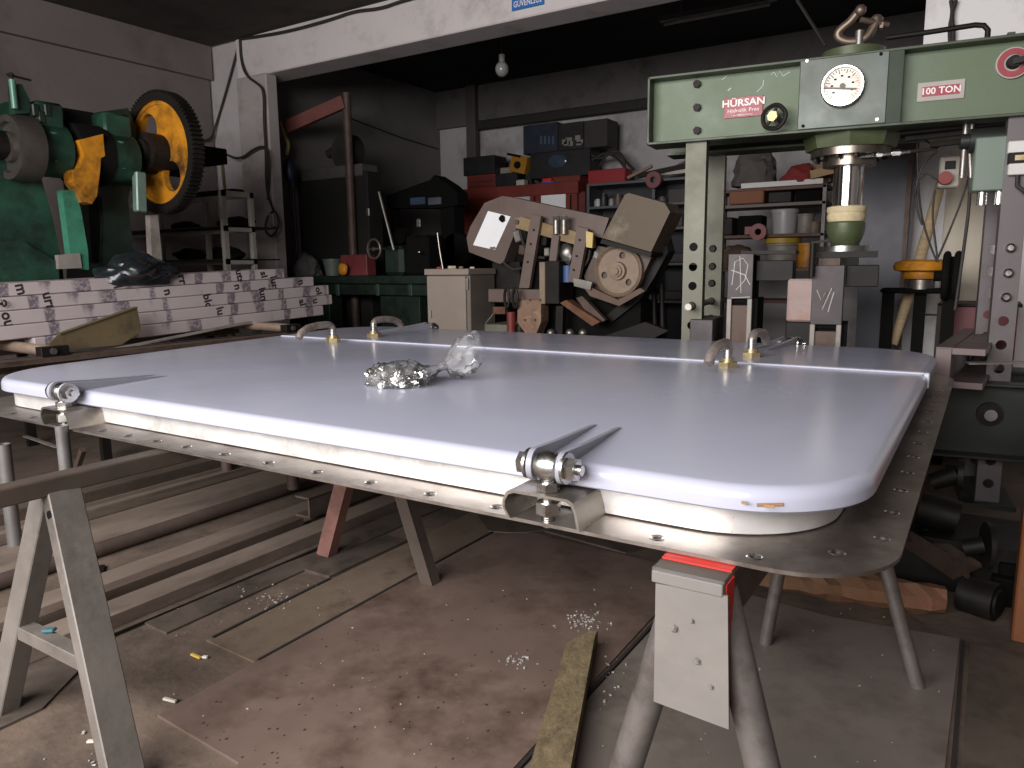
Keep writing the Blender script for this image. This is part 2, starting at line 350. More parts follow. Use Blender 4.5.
def handle(x, y, d, L=.26, droop=.035):
    z0 = ZT; nut = MB().hexn((x, y, z0+.010), Z_, .043, .026).cyl((x, y, z0+.02), (x, y, z0+.04), .027, n=16)
    pts = [(x, y, z0+.012), (x, y, z0+.06), (x, y, z0+.078), (x, y+d*.008, z0+.092), (x, y+d*.022, z0+.102), (x, y+d*.05, z0+.105), (x, y+d*.12, z0+.104), (x, y+d*.19, z0+.095), (x, y+d*(L-.02), z0+.085-droop*.4), (x, y+d*L, z0+.078-droop)]
    # smooth a little
    P = [V(p) for p in pts]; Q = []
    for i in range(len(P)-1):
        for t in (0, .5): Q.append(P[i].lerp(P[i+1], t))
    Q.append(P[-1])
    h = lab(MB().tube(Q, [.0185]*5+[.019]*4+[.0205]*(len(Q)-9), 14).build('handle', gripM, hatch), 'cranked steel handle with a drooping grip')
    nut.build('brass_nut', brassM, h)
    MB().tube([(x, y, z0+.012), (x, y, z0+.085)], .0195, 16).build('spindle', M_bolt, h)
handle(-3.2, 3.105, -1); handle(-3.2, 3.45, 1); handle(-.89, 3.085, -1); handle(-.895, 3.475, 1)

# ------------------------------------------------------------------ the clear bag of bolts
BG = V((-1.80, 2.06, ZT+.002))
def surf(m, f, nu, nv, smooth=True, close=False):
    vs = [f(i/nu, j/nv) for j in range(nv+1) for i in range(nu+(0 if close else 1))]; w = nu+(0 if close else 1)
    m.add(vs, [(j*w+i, j*w+(i+1) % w, (j+1)*w+(i+1) % w, (j+1)*w+i) for j in range(nv) for i in range(nu)], smooth); return m
bagM = bpy.data.materials.new('clear_film'); bagM.use_nodes = True
nt = bagM.node_tree; nt.nodes.clear(); o_ = nt.nodes.new('ShaderNodeOutputMaterial'); tr = nt.nodes.new('ShaderNodeBsdfTransparent'); gl = nt.nodes.new('ShaderNodeBsdfGlossy'); tl = nt.nodes.new('ShaderNodeBsdfDiffuse')
gl.inputs['Roughness'].default_value = .2; mx = nt.nodes.new('ShaderNodeMixShader'); mx2 = nt.nodes.new('ShaderNodeMixShader'); lw = nt.nodes.new('ShaderNodeLayerWeight'); lw.inputs[0].default_value = .18
mx2.inputs[0].default_value = .10; nt.links.new(tr.outputs[0], mx2.inputs[1]); nt.links.new(tl.outputs[0], mx2.inputs[2])
nt.links.new(lw.outputs['Fresnel'], mx.inputs[0]); nt.links.new(mx2.outputs[0], mx.inputs[1]); nt.links.new(gl.outputs[0], mx.inputs[2]); nt.links.new(mx.outputs[0], o_.inputs[0])
dirb = V((.50, .80, 0)).normalized(); sideb = V((dirb.y, -dirb.x, 0))
def bagf(u, t):
    a = 2*pi*u
    prof = [(0, .0), (.06, .075), (.16, .115), (.27, .12), (.36, .10), (.44, .055), (.50, .020), (.55, .018), (.60, .05), (.68, .075), (.76, .07), (.80, .055)]
    k = t*(len(prof)-1); i = min(int(k), len(prof)-2); f = k-i; s_ = prof[i][0]*(1-f)+prof[i+1][0]*f; r = prof[i][1]*(1-f)+prof[i+1][1]*f
    n = noise.noise(V((cos(a)*2.2, sin(a)*2.2, s_*14)))*.32+noise.noise(V((cos(a)*6, sin(a)*6, s_*30)))*.16
    r2 = r*(1+n)*1.1; h = .42 if s_ < .46 else .42+(min(s_, .6)-.46)*3.6
    zc = .03 if s_ < .42 else .03+(s_-.42)*.22
    z = max(.002, zc+sin(a)*r2*h) if s_ < .5 else zc+sin(a)*r2*h
    return BG+dirb*(s_*.56-.125)+sideb*(cos(a)*r2)+Z_*z
bag = surf(MB(), bagf, 40, 44, close=True).build('plastic_bag', bagM)
tag(bag, 'clear crumpled plastic bag of small bolts with twisted neck, lying on the lid', 'bag')
bolt_m = MB().cyl((0, 0, 0), (0, 0, .034), .007, n=8).hexn((0, 0, -.005), Z_, .0135, .010).hexn((0, 0, .020), Z_, .0125, .010)
random.seed(3); first = None
GB = 'loose bolts piled in the plastic bag'
for i in range(76):
    a = random.random()*2*pi; q = math.sqrt(random.random()); hh = int(i/32)
    p = BG+dirb*(.0+.095*q*cos(a))+sideb*(.085*q*sin(a))+Z_*(.014+.019*hh+.004*random.random())
    if first is None:
        first = bolt_m.build('bolt', M_bolt); tag(first, 'small shiny bolt in the heap inside the clear bag', 'bolt', GB); b = first
    else: b = first.copy(); COL.objects.link(b)
    b.location = p; b.rotation_euler = (rad(90+random.uniform(-25, 25)), random.uniform(-.3, .3), random.uniform(0, 6.28))

# ------------------------------------------------------------------ trestles
greyT = mk('trestle_grey', '#6c655f', .55, .15, .15, 6, dirt='#57504a', damt=.45, dsc=5, bump=.1)
primT = mk('red_oxide_primer', '#7d5850', .6, .1, .15, 8, dirt='#4b3833', damt=.4)
drkT = mk('trestle_rail_dark', '#544941', .55, .2, .2, 6, dirt='#3f3731', damt=.45)
tr1 = thing('trestle', (-2.16, 1.6, 0), 'long steel trestle with grey legs at the near end and red-brown legs under the hatch', 'trestle')
lab(MB().bb(-2.20, -2.135, .62, 2.42, .688, .738, .004).build('top_rail', drkT, tr1), 'dark scaly top rail')
def leg_ch(p0, p1, w, h, t, mat, par, up):
    """channel section leg: web plus two flanges"""
    p0, p1 = V(p0), V(p1); d = (p1-p0).normalized(); u = V(up); x = d.cross(u).normalized(); u = x.cross(d)
    m = MB(); m.bar(p0-u*(h/2), p1-u*(h/2), w, t, u); 
    for k in (-1, 1): m.bar(p0+x*(k*(w/2-t/2)), p1+x*(k*(w/2-t/2)), t, h, u)
    return m.build('leg', mat, par)
l = MB().bar((-2.205, 1.02, .687), (-2.40, .915, .0), .075, .055, (0, 1, 0), .003).build('leg', greyT, tr1)
l = MB().bar((-2.155, 1.03, .687), (-1.75, .915, .0), .09, .045, (1, 0, .55), .003).build('leg', greyT, tr1)
MB().bar((-2.30, .955, .27), (-1.93, .955, .27), .045, .04, Z_, .002).build('cross_bar', greyT, tr1)
MB().cyl((-2.12, .975, .64), (-2.12, .99, .64), .014, n=12).build('rail_bolt', M_dark, tr1)
leg_ch((-2.20, 2.29, .70), (-2.47, 2.29, .0), .07, .05, .007, primT, tr1, (0, 1, 0))
leg_ch((-2.11, 2.29, .70), (-1.86, 2.29, .0), .06, .05, .007, drkT, tr1, (0, 1, 0))
lab(MB().bar((-2.36, 2.30, .40), (-1.98, 2.30, .40), .012, .05, Z_).build('cross_bar', primT, tr1), 'red-brown flat cross bar')

pipeT = mk('pipe_leg_grey', '#6e6763', .45, .4, .2, 9, dirt='#4b423c', damt=.4, dsc=7, bump=.1)
plateT = mk('grey_scrap_plate', '#7a7571', .5, .25, .06, 5, dirt='#817a74', damt=.35, dsc=6, bump=.06)
tr2 = thing('trestle', (-.39, 1.9, 0), 'pipe-legged trestle under the near right corner with a grey plate hanging from its red-painted end', 'trestle')
m = MB().bb(-.495, -.355, 1.262, 2.58, .715, .74, .003).bb(-.495, -.48, 1.30, 2.58, .64, .72).bb(-.37, -.355, 1.30, 2.58, .64, .72)
m.build('top_rail', drkT, tr2)
lab(MB().bb(-.492, -.358, 1.31, 1.47, .7401, .7432).bb(-.3548, -.352, 1.262, 1.31, .46, .735).build('red_paint', M_redp, tr2), 'bright red paint smeared over the end of the rail')
lab(MB().bb(-.487, -.354, 1.243, 1.262, .718, .741, .002).build('end_cap', plateT, tr2), 'grey flat bar welded across the end')
pts = [at(656, 583, y=1.248), at(728, 596, y=1.248), at(729, 729, y=1.248), at(654, 701, y=1.248)]
hp = MB().sheet([(p.x, p.z) for p in pts], [], (0, 1.252, 0), X_, Z_, .006).build('hanging_plate', plateT, tr2); lab(hp, 'light grey cut plate hanging down')
for px, py, r in ((692, 621, .005), (674, 628, .008), (697, 661, .008), (711, 687, .006)):
    p = at(px, py, y=1.245); MB().ball(p, r, 1, jit=.4).build('weld_blob', plateT, hp)
for p0, p1, r in (((-.452, 1.33, .70), (-.625, 1.285, 0), .033), ((-.385, 1.33, .70), (-.175, 1.285, 0), .033), ((-.46, 2.45, .71), (-.557, 2.49, 0), .021), ((-.30, 2.45, .71), (-.089, 2.46, 0), .021)):
    MB().pipe(p0, p1, r, .005, 24).build('leg', pipeT, tr2)
tr3 = thing('trestle', (-3.6, 2.9, 0), 'dark round-post stand half hidden under the far left of the hatch', 'trestle')
a, b = at(228, 479, z=0), at(294, 497, z=0)
for p in (a, b): MB().cyl((p.x, p.y, .052), (p.x, p.y, .70), .035).build('leg', M_brown, tr3)
MB().bar((a.x-.1, a.y, .718), (b.x+.1, b.y, .718), .07, .045).build('top_rail', M_brown, tr3)
# pipe posts at the left
galM = mk('galvanised_pipe', '#7b7876', .45, .5, .12, 9, dirt='#6a6a68', damt=.3)
p = at(62, 430, y=1.312)
tag(MB().pipe((p.x, p.y, 0), (p.x, p.y, .768), .0215).build('prop_pipe', galM), 'grey prop pipe standing under the left eye bolt bracket', 'pipe')
p = at(3, 444, y=1.55)
tag(MB().pipe((p.x, p.y, 0), (p.x, p.y, p.z), .03).build('prop_pipe', galM), 'blue-grey pipe standing at the left edge behind the trestle leg', 'pipe')

# ------------------------------------------------------------------ long sections on the floor (left)
secM = mk('mill_scale_section', '#63554c', .6, .25, .2, 4, dirt='#453a33', damt=.45, dsc=3, bump=.12, stretch=(1, .35, 1))
secM2 = mk('dusty_section', '#786a5f', .7, .1, .15, 4, dirt='#564a42', damt=.4, dsc=3, bump=.12, stretch=(1, .35, 1))
GS = 'long steel sections lying side by side on the floor'
def section(name, mb, mat, label): return tag(mb.build(name, mat), label, 'steel bar', GS)
section('flat_bar', MB().bb(-4.25, -4.10, 1.2, 4.9, 0, .10, .003), secM, 'outermost dark bar of the floor row, nearest the roller conveyor')
section('channel_bar', MB().bb(-3.99, -3.86, 1.15, 4.9, 0, .05).bb(-3.99, -3.98, 1.15, 4.9, .05, .07).bb(-3.87, -3.86, 1.15, 4.9, .05, .07), secM2, 'low channel with upturned edges in the floor row')
section('flat_bar', MB().bb(-3.845, -3.765, 1.1, 5.0, 0, .055, .002), secM, 'narrow brown bar beside the wide floor plank of steel')
section('wide_flat', MB().bb(-3.755, -3.42, 1.05, 5.0, 0, .05, .002), secM2, 'widest flat steel strip of the floor row, left of the round pipe')
section('round_pipe', MB().pipe((-3.36, 1.0, .034), (-3.36, 4.6, .034), .033, .006), mk('brown_pipe', '#584a43', .55, .3, .2), 'dark brown round pipe lying along the row of bars')
section('flat_bar', MB().bb(-3.12, -2.86, .8, 4.4, 0, .02, .002), secM2, 'thin dusty steel strip right of the round pipe')
section('square_bar', MB().bb(-2.86, -2.79, .85, 2.45, 0, .075, .002), secM, 'dusty square bar with a shadowed right side')
section('flat_bar', MB().bb(-2.755, -2.62, .82, 4.2, 0, .052, .002), secM2, 'dusty flat bar at the right edge of the raised row')
section('channel_offcut', MB().bb(-2.90, -2.80, 2.5, 4.7, .052, .062).bb(-2.90, -2.80, 2.5, 4.7, .15, .16).bb(-2.81, -2.80, 2.5, 4.7, .06, .155), secM, 'short channel end lying on top of the floor bars')
tag(MB().tube([(-2.56, 1.2, .008), (-2.55, 2.1, .008), (-2.53, 2.35, .02)], .006, 8).build('thin_rod', M_dark), 'thin bent rod beside the flat bar on the floor', 'rod')
tag(MB().bar(at(101, 566, z=.006), at(99, 584, z=.006), .03, .01).build('offcut_bar', M_blk), 'short black offcut bar below the round pipe', 'offcut')
tag(MB().bar(at(25, 436, y=2.6), at(57, 447, y=2.45), .03, .008).build('flat_offcut', M_gl), 'pale flat bar sticking out behind the left prop pipe', 'offcut')
tag(MB().bar(V((at(78, 470, y=2.3).x-.1, 2.3, .0)), at(83, 450, y=2.3), .03, .03).build('square_offcut', M_brown), 'short upright square tube behind the trestle rail', 'offcut')

# ------------------------------------------------------------------ floor plates
fp1 = mk('floor_plate_brown', '#7d6a60', .5, .3, .28, 1.3, dirt='#4b3a31', damt=.5, dsc=1.7, bump=.06, bsc=12)
fp2 = mk('floor_plate_dark', '#5a5048', .6, .3, .2, 3, dirt='#3a322c', damt=.5, dsc=4, bump=.1)
fp3 = mk('floor_plate_grey', '#7c726b', .5, .35, .2, 1.3, dirt='#574c45', damt=.45, dsc=2, bump=.04, bsc=10)
fp4 = mk('floor_plate_rusty', '#79695b', .6, .25, .25, 3, dirt='#45372d', damt=.45, dsc=3, bump=.1)
def fplate(poly, z0, t, mat, label):
    return tag(MB().sheet(poly, [], (0, 0, z0), X_, Y_, t).build('floor_plate', mat), label, 'steel plate')
fplate([(-1.97, 1.14), (-1.585, 1.125), (-1.3, .7), (-.945, .7), (-.965, 2.95), (-1.96, 3.02)], .0, .008, fp1, 'largest brown steel floor plate under the middle of the hatch')
fplate([(-2.245, 1.50), (-1.975, 1.49), (-1.985, 3.7), (-2.235, 3.7)], 0, .006, fp4, 'rusty steel strip plate left of the largest floor plate')
fplate([(-2.565, 1.46), (-2.41, 1.455), (-2.43, 4.0), (-2.60, 4.0)], 0, .008, fp2, 'dark oily steel strip beside the floor bars')
fplate([(-2.415, 2.11), (-2.265, 2.11), (-2.255, 2.6), (-2.40, 2.6)], .0, .012, fp2, 'short dark plate beside the red-brown trestle leg')
fplate([(-.93, .6), (-.02, .6), (.01, 2.87), (-.40, 2.815), (-.80, 2.86), (-.925, 2.9)], 0, .007, fp3, 'smooth grey steel floor plate under the pipe-legged trestle')
fplate([(.03, .9), (.7, .9), (.7, 2.84), (.04, 2.86)], 0, .007, fp2, 'blotchy dark steel floor plate at the right edge')
fplate([(-1.82, 3.07), (-1.30, 3.0), (-1.09, 3.42), (-1.5, 3.7)], .001, .008, fp2, 'dark trapezoid plate poking out past the largest floor plate')
fplate([(-2.2, 3.1)]+[(-2.05+.35*cos(rad(a)), 3.25+.35*sin(rad(a))) for a in range(-80, 60, 14)]+[(-2.2, 3.6)], .008, .006, fp2, 'plate with a rounded corner on the far floor under the hatch')
fplate([(-2.54, .55), (-2.30, .5), (-2.30, .98), (-2.545, 1.32)], 0, .008, fp2, 'dark small plate behind the crossbar of the grey trestle')
seamM = mk('seam_grime', '#1d1714', .9)  # dark strips stand in for the shaded gaps between the plates
for i, (x0, y0, x1, y1) in enumerate(((-1.968, 1.5, -1.972, 3.0), (-.943, .7, -.936, 2.9), (.012, .7, .02, 2.85), (-2.235, 1.52, -2.252, 2.1))):
    tag(MB().bar((x0, y0, .0062), (x1, y1, .0062), .011, .010).build('seam_grime', seamM), ['black grime packed along the left edge of the largest floor plate', 'black grime packed along the right edge of the largest floor plate', 'black grime along the right edge of the smooth grey plate', 'black grime along the left edge of the rusty strip plate'][i], 'dirt', kind='stuff')  # filed under dirt, but the strips are painted shade
# shavings, chips
chM = mk('bright_swarf', '#e6e4e0', .3, .6, .05); random.seed(11)
ch = MB()
def chips(px, py, n, sx, sy, z=.009, s=.006):
    c = at(px, py, z=z)
    for _ in range(n):
        x, y = c.x+random.gauss(0, sx), c.y+random.gauss(0, sy); k = s*random.uniform(.3, 1.1)
        ch.box((x, y, z+k*.2), (k*random.uniform(.5, 2), k, k*.4), (0, 0, random.random()*3))
chips(584, 620, 70, .035, .04); chips(517, 661, 26, .03, .02); chips(280, 600, 26, .08, .07); chips(255, 595, 14, .1, .03)
chips(617, 665, 10, .02, .04); chips(610, 692, 5, .01, .03); chips(105, 755, 24, .06, .04, .003)
for _ in range(90): chips(random.uniform(160, 950), random.uniform(575, 765), 1, .01, .01, .008, .004)
ch.build('metal_swarf', chM)
tag(bpy.data.objects['metal_swarf'], 'scattered bright metal chips and swarf on the floor plates', 'swarf', kind='stuff')
gr = MB(); random.seed(5)
for _ in range(130):
    p = at(random.uniform(160, 560), random.uniform(590, 768), z=.008); k = random.uniform(.0015, .004)
    if p.x > -1.9 and p.x < -1.0: gr.ball((p.x, p.y, .009), k, 1, (1, 1.5, .4), .4)
gr.build('dark_grit', mk('grit_brown', '#332b27', .9)); tag(bpy.data.objects['dark_grit'], 'dark crumbs of slag and dirt scattered over the floor', 'grit', kind='stuff')
a, b = at(505, 557, z=0), at(560, 768, z=0)
rg = tag(MB().box((*at(140, 621, z=.30).xy, .30), (.035, .025, .01), (0, 0, .6), .004).build('blue_rag', mk('teal_rag', '#355f66', .8)), 'small teal scrap lying on the trestle crossbar', 'rag')
rg.location = (-2.17, .965, .293)
for i, (px, py, l, c) in enumerate(((196, 656, .05, '#c9a94e'), (170, 700, .05, '#b9b2a6'), (205, 657, .02, '#d8d4cc'), (98, 741, .06, '#b9b2a6'))):
    p = at(px, py, z=.006); tag(MB().box((p.x, p.y, .006), (l, .012, .008), (0, 0, .2*i), .002).build('litter', mk('litter%d' % i, c, .7)), ['short yellow stub of litter on the dusty floor', 'pale chip on floor near the big plate corner', 'tiny white crumb beside the yellow stub', 'pale splinter beside the grey trestle foot'][i], 'litter')
# mossy old plank in front
plkM = mk('mouldy_plank', '#6d5f45', .85, 0, .3, 5, dirt='#4a3f2c', damt=.5, dsc=7, bump=.5, bsc=35, stretch=(2, 1, 1))
m = MB(); pl = [at(575, 640, z=.06), at(598, 632, z=.06), at(565, 800, z=.06), at(520, 800, z=.06)]
m.sheet([(p.x, p.y) for p in (pl[3], pl[2], V((pl[1].x+.004, pl[1].y-.03, 0)), pl[1], V(((pl[1].x+pl[0].x)/2, pl[1].y-.012, 0)), V((pl[0].x-.002, pl[0].y+.01, 0)), V((pl[0].x-.008, pl[0].y-.05, 0)))], [], (0, 0, .01), X_, Y_, .055)
tag(m.build('wooden_plank', plkM), 'mouldy old wooden plank with a split end lying towards the viewer', 'plank')
# timber at the right
tb0, tb1 = at(748, 572, z=.06), at(945, 600, z=.06)
timM = mk('old_timber', '#75573f', .85, 0, .25, 5, dirt='#6a3a2c', damt=.5, dsc=4, bump=.5, bsc=25)
vs = []; m = MB(); d = (tb1-tb0).normalized(); w = V((-d.y, d.x, 0)); nseg = 14
for i in range(nseg+1):
    c = tb0.lerp(tb1, i/nseg)
    for k in range(8):
        a = 2*pi*(k+.5)/8; r = 0.058*(1+.35*noise.noise(V((i*.9, k*1.3, 0))))
        if i == nseg: r *= .8
        vs.append(c+w*(cos(a)*r*1.15)+Z_*(sin(a)*r))
m.add(vs, [(i*8+k, i*8+(k+1) % 8, (i+1)*8+(k+1) % 8, (i+1)*8+k) for i in range(nseg) for k in range(8)]); m.add(vs[:8], [tuple(range(8))]); m.add(vs[-8:], [tuple(range(8))])
tag(m.build('timber_baulk', timM), 'rough reddish timber baulk with a broken end lying in front of the press', 'timber')
# ------------------------------------------------------------------ the hydraulic press
PS = 1.36; PF = 1.3-1.3/PS     # the press is drawn at 1:1.36 about eye height; PF is the floor in its own frame
PT = Matrix.Translation(EYE) @ Matrix.Scale(PS, 4) @ Matrix.Translation(-EYE) @ Matrix.Translation((-1.315, 3.2, 0)) @ Matrix.Rotation(rad(7.2), 4, 'Z'); PI_ = PT.inverted()
def pat(px, py, v=0.):
    """measured point in the press's own frame (u along its beam, v depth, z)"""
    e = PI_ @ EYE; d = PI_.to_3x3() @ w_of(V((px-512, py-384, FPX))); return e+d*((v-e.y)/d.y)
def PM(): return MB(PT)
PU, PV = PT.to_3x3() @ X_, PT.to_3x3() @ Y_
def PW(u, v, z): return PT @ V((u, v, z))
grnP = mk('press_grey_green', '#596750', .5, .05, .08, 3, dirt='#596a4a', dsc=2.2, damt=.35, bump=.06)
grnD = mk('press_edge_green', '#434a3a', .5, .15, .25, 6, dirt='#2b3022', damt=.4)
boxP = mk('press_gauge_grey', '#50564f', .42, .2, .08, 6, dirt='#4c5753', damt=.35, dsc=5)
oliv = mk('press_olive', '#4d553b', .45, .1, .15, 7, dirt='#3c4422', damt=.35)
colP = mk('press_column_olive_grey', '#5f5e4f', .5, .2, .1, 3, dirt='#535243', dsc=3, damt=.4, bump=.05)
colR = mk('press_column_mauve_grey', '#665f61', .5, .3, .08, 3, dirt='#59534f', damt=.35)
bolsG = mk('bolster_dark_green', '#2a2c29', .5, .2, .2, 4, dirt='#262c29', damt=.4)
chrM = mk('chrome_rod', '#e8e6e4', .12, 1., .03, rvar=.03)
press = thing('hydraulic_press', PW(.8, .2, PF), 'large green H-frame hydraulic press with pressure gauge standing behind the hatch', 'press')
ZT0, ZB0, UE = 2.105, 1.820, 1.72
lab(PM().bb(0, UE, .07, .08, ZB0+.01, ZT0-.01).build('beam_web', grnP, press), 'pale grey-green face of the top beam')
PM().bb(0, UE, 0, .16, ZT0-.011, ZT0, .002).bb(0, UE, 0, .16, ZB0, ZB0+.011, .002).bb(0, .011, 0, .16, ZB0, ZT0, .002).build('beam_flange', grnD, press)
PM().bb(0, UE, .44, .45, ZB0+.01, ZT0-.01).bb(0, UE, .36, .52, ZT0-.011, ZT0).bb(0, UE, .36, .52, ZB0, ZB0+.011).build('rear_beam', grnD, press)
for py in (84, 107.5, 130.5):
    p = pat(697, py, .06); PM().hexn((p.x, .062, p.z), (0, 1, 0), .017, .022).build('beam_bolt', M_dark, press)
# gauge box
a, b, c, d = pat(800, 57, -.004), pat(889, 48, -.004), pat(886.5, 123.5, -.004), pat(797.5, 130, -.004)
u0, u1 = (a.x+d.x)/2, (b.x+c.x)/2
gb = PM().bb(u0, u1, -.004, .07, ZB0+.011, ZT0-.008, .003).build('gauge_box', boxP, press)
PM().bb(u1, u1+.05, .0, .07, ZB0+.011, ZT0-.011).build('box_gusset', mk('deep_green_gusset', '#26331f', .6), press)  # dark block stands in for the deep shaded gap beside the box
for px, py, mm in ((807, 61, M_bolt), (881, 54, M_blk), (803, 126, M_blk), (877, 119.5, M_bolt)):
    p = pat(px, py, -.006); PM().cyl((p.x, -.010, p.z), (p.x, -.003, p.z), .006, n=12).build('box_screw', mm, gb)
g = pat(842.5, 86.3, -.02); gc = V((g.x, -.02, g.z)); R = .08
gg = PM().lathe([(R, .02), (R, -.012), (R-.004, -.018), (R-.011, -.018), (R-.013, -.008)], gc, Y_, 48).build('pressure_gauge', M_bolt, press)
lab(gg, 'round dial gauge with a metal rim')
PM().cyl(gc+V((0, -.002, 0)), gc+V((0, -.006, 0)), R-.012, n=48).build('dial', mk('dial_face', '#e6dfd2', .35, 0, .08, 6, dirt='#c9b7a4', dsc=9, damt=.35), gg)
m = PM(); mr_ = PM()
for i in range(28):
    a_ = rad(225-i*10); L = .016 if i % 3 == 0 else .008; r1 = R-.017
    p = lambda r: gc+V((cos(a_)*r, -.0068, sin(a_)*r))
    (mr_ if i > 18 else m).bar(p(r1), p(r1-L), .0022, .001, (0, 1, 0))
    if i % 4 == 1: m.box(gc+V((cos(a_)*(R-.042), -.0068, sin(a_)*(R-.042))), (.009, .001, .006))
m.build('scale_marks', M_blk, gg, 'stuff'); mr_.build('red_scale_marks', mk('faded_red', '#c98078', .5), gg, 'stuff')
PM().bar(gc+V((-.078, -.010, .0)), gc+V((.05, -.010, -.016)), .006, .002, (0, 1, 0)).cyl(gc+V((0, -.006, 0)), gc+V((0, -.012, 0)), .01).build('needle', mk('needle_brown', '#6e6257', .5), gg)
PM().prism([(gc.x+x*R, gc.z+z*R) for x, z in ((-.84, -.02), (-.1, -.06), (.02, -.2), (.18, -.30), (.14, -.82), (-.3, -.78), (-.7, -.48))], (0, gc.y-.0065, 0), X_, Z_, .0008).build('dial_label', mk('dial_white', '#f0ece4', .3), gg)
# plates with writing
redL = mk('label_red', '#93303a', .4, 0, .06, 20); whtL = mk('label_white', '#e8dcd8', .4, 0, .04); pnk = mk('label_grey_rim', '#a39a94', .45)
a, b = pat(724.5, 99.5, .066), pat(762.5, 113, .066); cx, cz = (a.x+b.x)/2, 1.9545; wd, hg = (b.x-a.x), .083
npz = PM().bb(cx-wd/2, cx+wd/2, .064, .07, cz-hg/2, cz+hg/2, .001).build('name_plate', redL, press)
F = lambda u, z, v: PW(u, v, z)
text('lettering', 'HÜRSAN', .040*PS, F(cx, cz+.017, .0635), PU, Z_, whtL, npz, sx=1.12, bold=.0012)
text('lettering', 'Hidrolik Pres', .022*PS, F(cx, cz-.013, .0635), PU, Z_, whtL, npz, sx=1.1)
text('lettering', 've Makina Sanayi', .010*PS, F(cx, cz-.031, .0635), PU, Z_, whtL, npz, sx=1.2)
a, b = pat(918, 83, .066), pat(964, 98, .066); cx = (a.x+b.x)/2; wd = b.x-a.x; cz = (pat(941, 90.5, .066)).z
npl = PM().bb(cx-wd/2, cx+wd/2, .064, .07, cz-.035, cz+.035, .001).build('capacity_plate', pnk, press)
PM().bb(cx-wd*.40, cx+wd*.40, .0625, .064, cz-.018, cz+.018).build('red_band', redL, npl)
text('lettering', '100 TON', .034*PS, F(cx, cz, .062), PU, Z_, whtL, npl, sx=1.0, bold=.001)
p = pat(1013, 63, .06); rl = PM().cyl((p.x, .055, p.z), (p.x, .07, p.z), .055, n=36).build('round_switch', pnk, press)
PM().lathe([(.05, 0), (.05, -.004), (.03, -.004), (.03, 0)], (p.x, .055, p.z), Y_, 36).build('red_ring', redL, rl)
PM().cyl((p.x, .02, p.z), (p.x, .055, p.z), .02, .024, n=20).bar((p.x-.005, .02, p.z-.004), (p.x+.06, .01, p.z+.006), .02, .02).build('switch_knob', M_dark, rl)
# hand valve
p = pat(774, 117, -.03); hw = V((p.x, -.03, p.z)); m = PM(); n = 28
ax = V((-.25, -1, .05)).normalized(); a_ = ax.orthogonal().normalized(); b_2 = ax.cross(a_)
m.tube([hw+(a_*cos(2*pi*i/n)+b_2*sin(2*pi*i/n))*(.046+.001*cos(5*2*pi*i/n)) for i in range(n+1)], .009, 8)
for k in range(5): m.bar(hw, hw+(a_*cos(2*pi*k/5)+b_2*sin(2*pi*k/5))*.045, .011, .008, ax)
hwo = m.build('hand_wheel', M_dark, press); PM().cyl(hw-ax*.09, hw+ax*.0, .012).build('valve_stem', M_steel, hwo)
PM().hexn(hw+ax*.012, ax, .022, .02).build('brass_nut', brassM, hwo)
# chalk squiggles
m = PM()
def chalk(m, pts, v, r=.0022): m.tube([(lambda q: V((q.x, v, q.z)))(pat(px, py, v)) for px, py in pts], r, 5)
chalk(m, [(771, 75), (774, 72), (777, 77), (780, 71), (783, 76), (790, 72)], .069); chalk(m, [(757, 92), (763, 86), (764, 80)], .069); chalk(m, [(728, 91), (731, 88)], .069, .003); chalk(m, [(722, 80), (727, 76)], .069, .0015)
m.build('chalk_marks', mk('chalk', '#c3cdbd', .9), press, 'stuff')
# cylinder head above and below the beam
cc = pat(852, 120, .22); CU = cc.x; CV = .22
PM().cyl((CU-.01, CV, ZT0-.01), (CU-.01, CV, ZT0+.055), .122, n=40).build('cylinder_cap', oliv, press)
m = PM(); s0, s1 = ZB0+.001, ZB0-.052
m.cyl((CU, CV, s0), (CU, CV, s1), .188, .175, n=8); m.build('cylinder_collar', oliv, press)
PM().cyl((CU, CV, s1), (CU, CV, s1-.03), .155, n=40).cyl((CU, CV, s1-.03), (CU, CV, s1-.068), .105, n=36).build('gland_ring', mk('gland_brown_steel', '#80766c', .3, .9, .15, 10), press)
for i in range(12):
    a_ = 2*pi*i/12+.2; PM().cyl((CU+.135*cos(a_), CV+.135*sin(a_), s1-.03), (CU+.135*cos(a_), CV+.135*sin(a_), s1-.044), .011, n=6).build('gland_bolt', M_dark, press)
zr = pat(848, 207, CV).z; zc = pat(848, 221, CV).z; zd = pat(848, 247, CV).z
RR = abs(pat(863, 190, CV).x-pat(832, 190, CV).x)/2
PM().cyl((CU, CV, s1-.05), (CU, CV, zr-.03), RR, n=40).build('chrome_ram', chrM, press)
PM().lathe([(RR+.004, 0), (RR+.018, -.004), (RR+.02, -.02), (RR+.014, -.03), (RR+.018, -.045), (RR+.012, -.065), (RR, -.068)], (CU, CV, zr+.004), Z_, 30).build('tape_wrap', mk('masking_tape', '#c3b48f', .8, 0, .15, 20, bump=.4), press)
PM().lathe([(RR+.008, 0), (RR+.016, -.01), (RR+.016, -.045), (RR+.002, -.085), (RR-.02, -.118), (0, -.118)], (CU, CV, zc), Z_, 32).build('ram_cup', oliv, press)
PM().cyl((CU, CV, zd+.004), (CU, CV, zd-.02), .105, n=36).build('ram_plate', mk('ram_disc', '#93928e', .3, .9), press)
m = PM(); m.bb(CU-.12, CU+.13, CV-.10, CV+.10, zd-.045, zd-.02).build('tool_plate', M_dark, press)
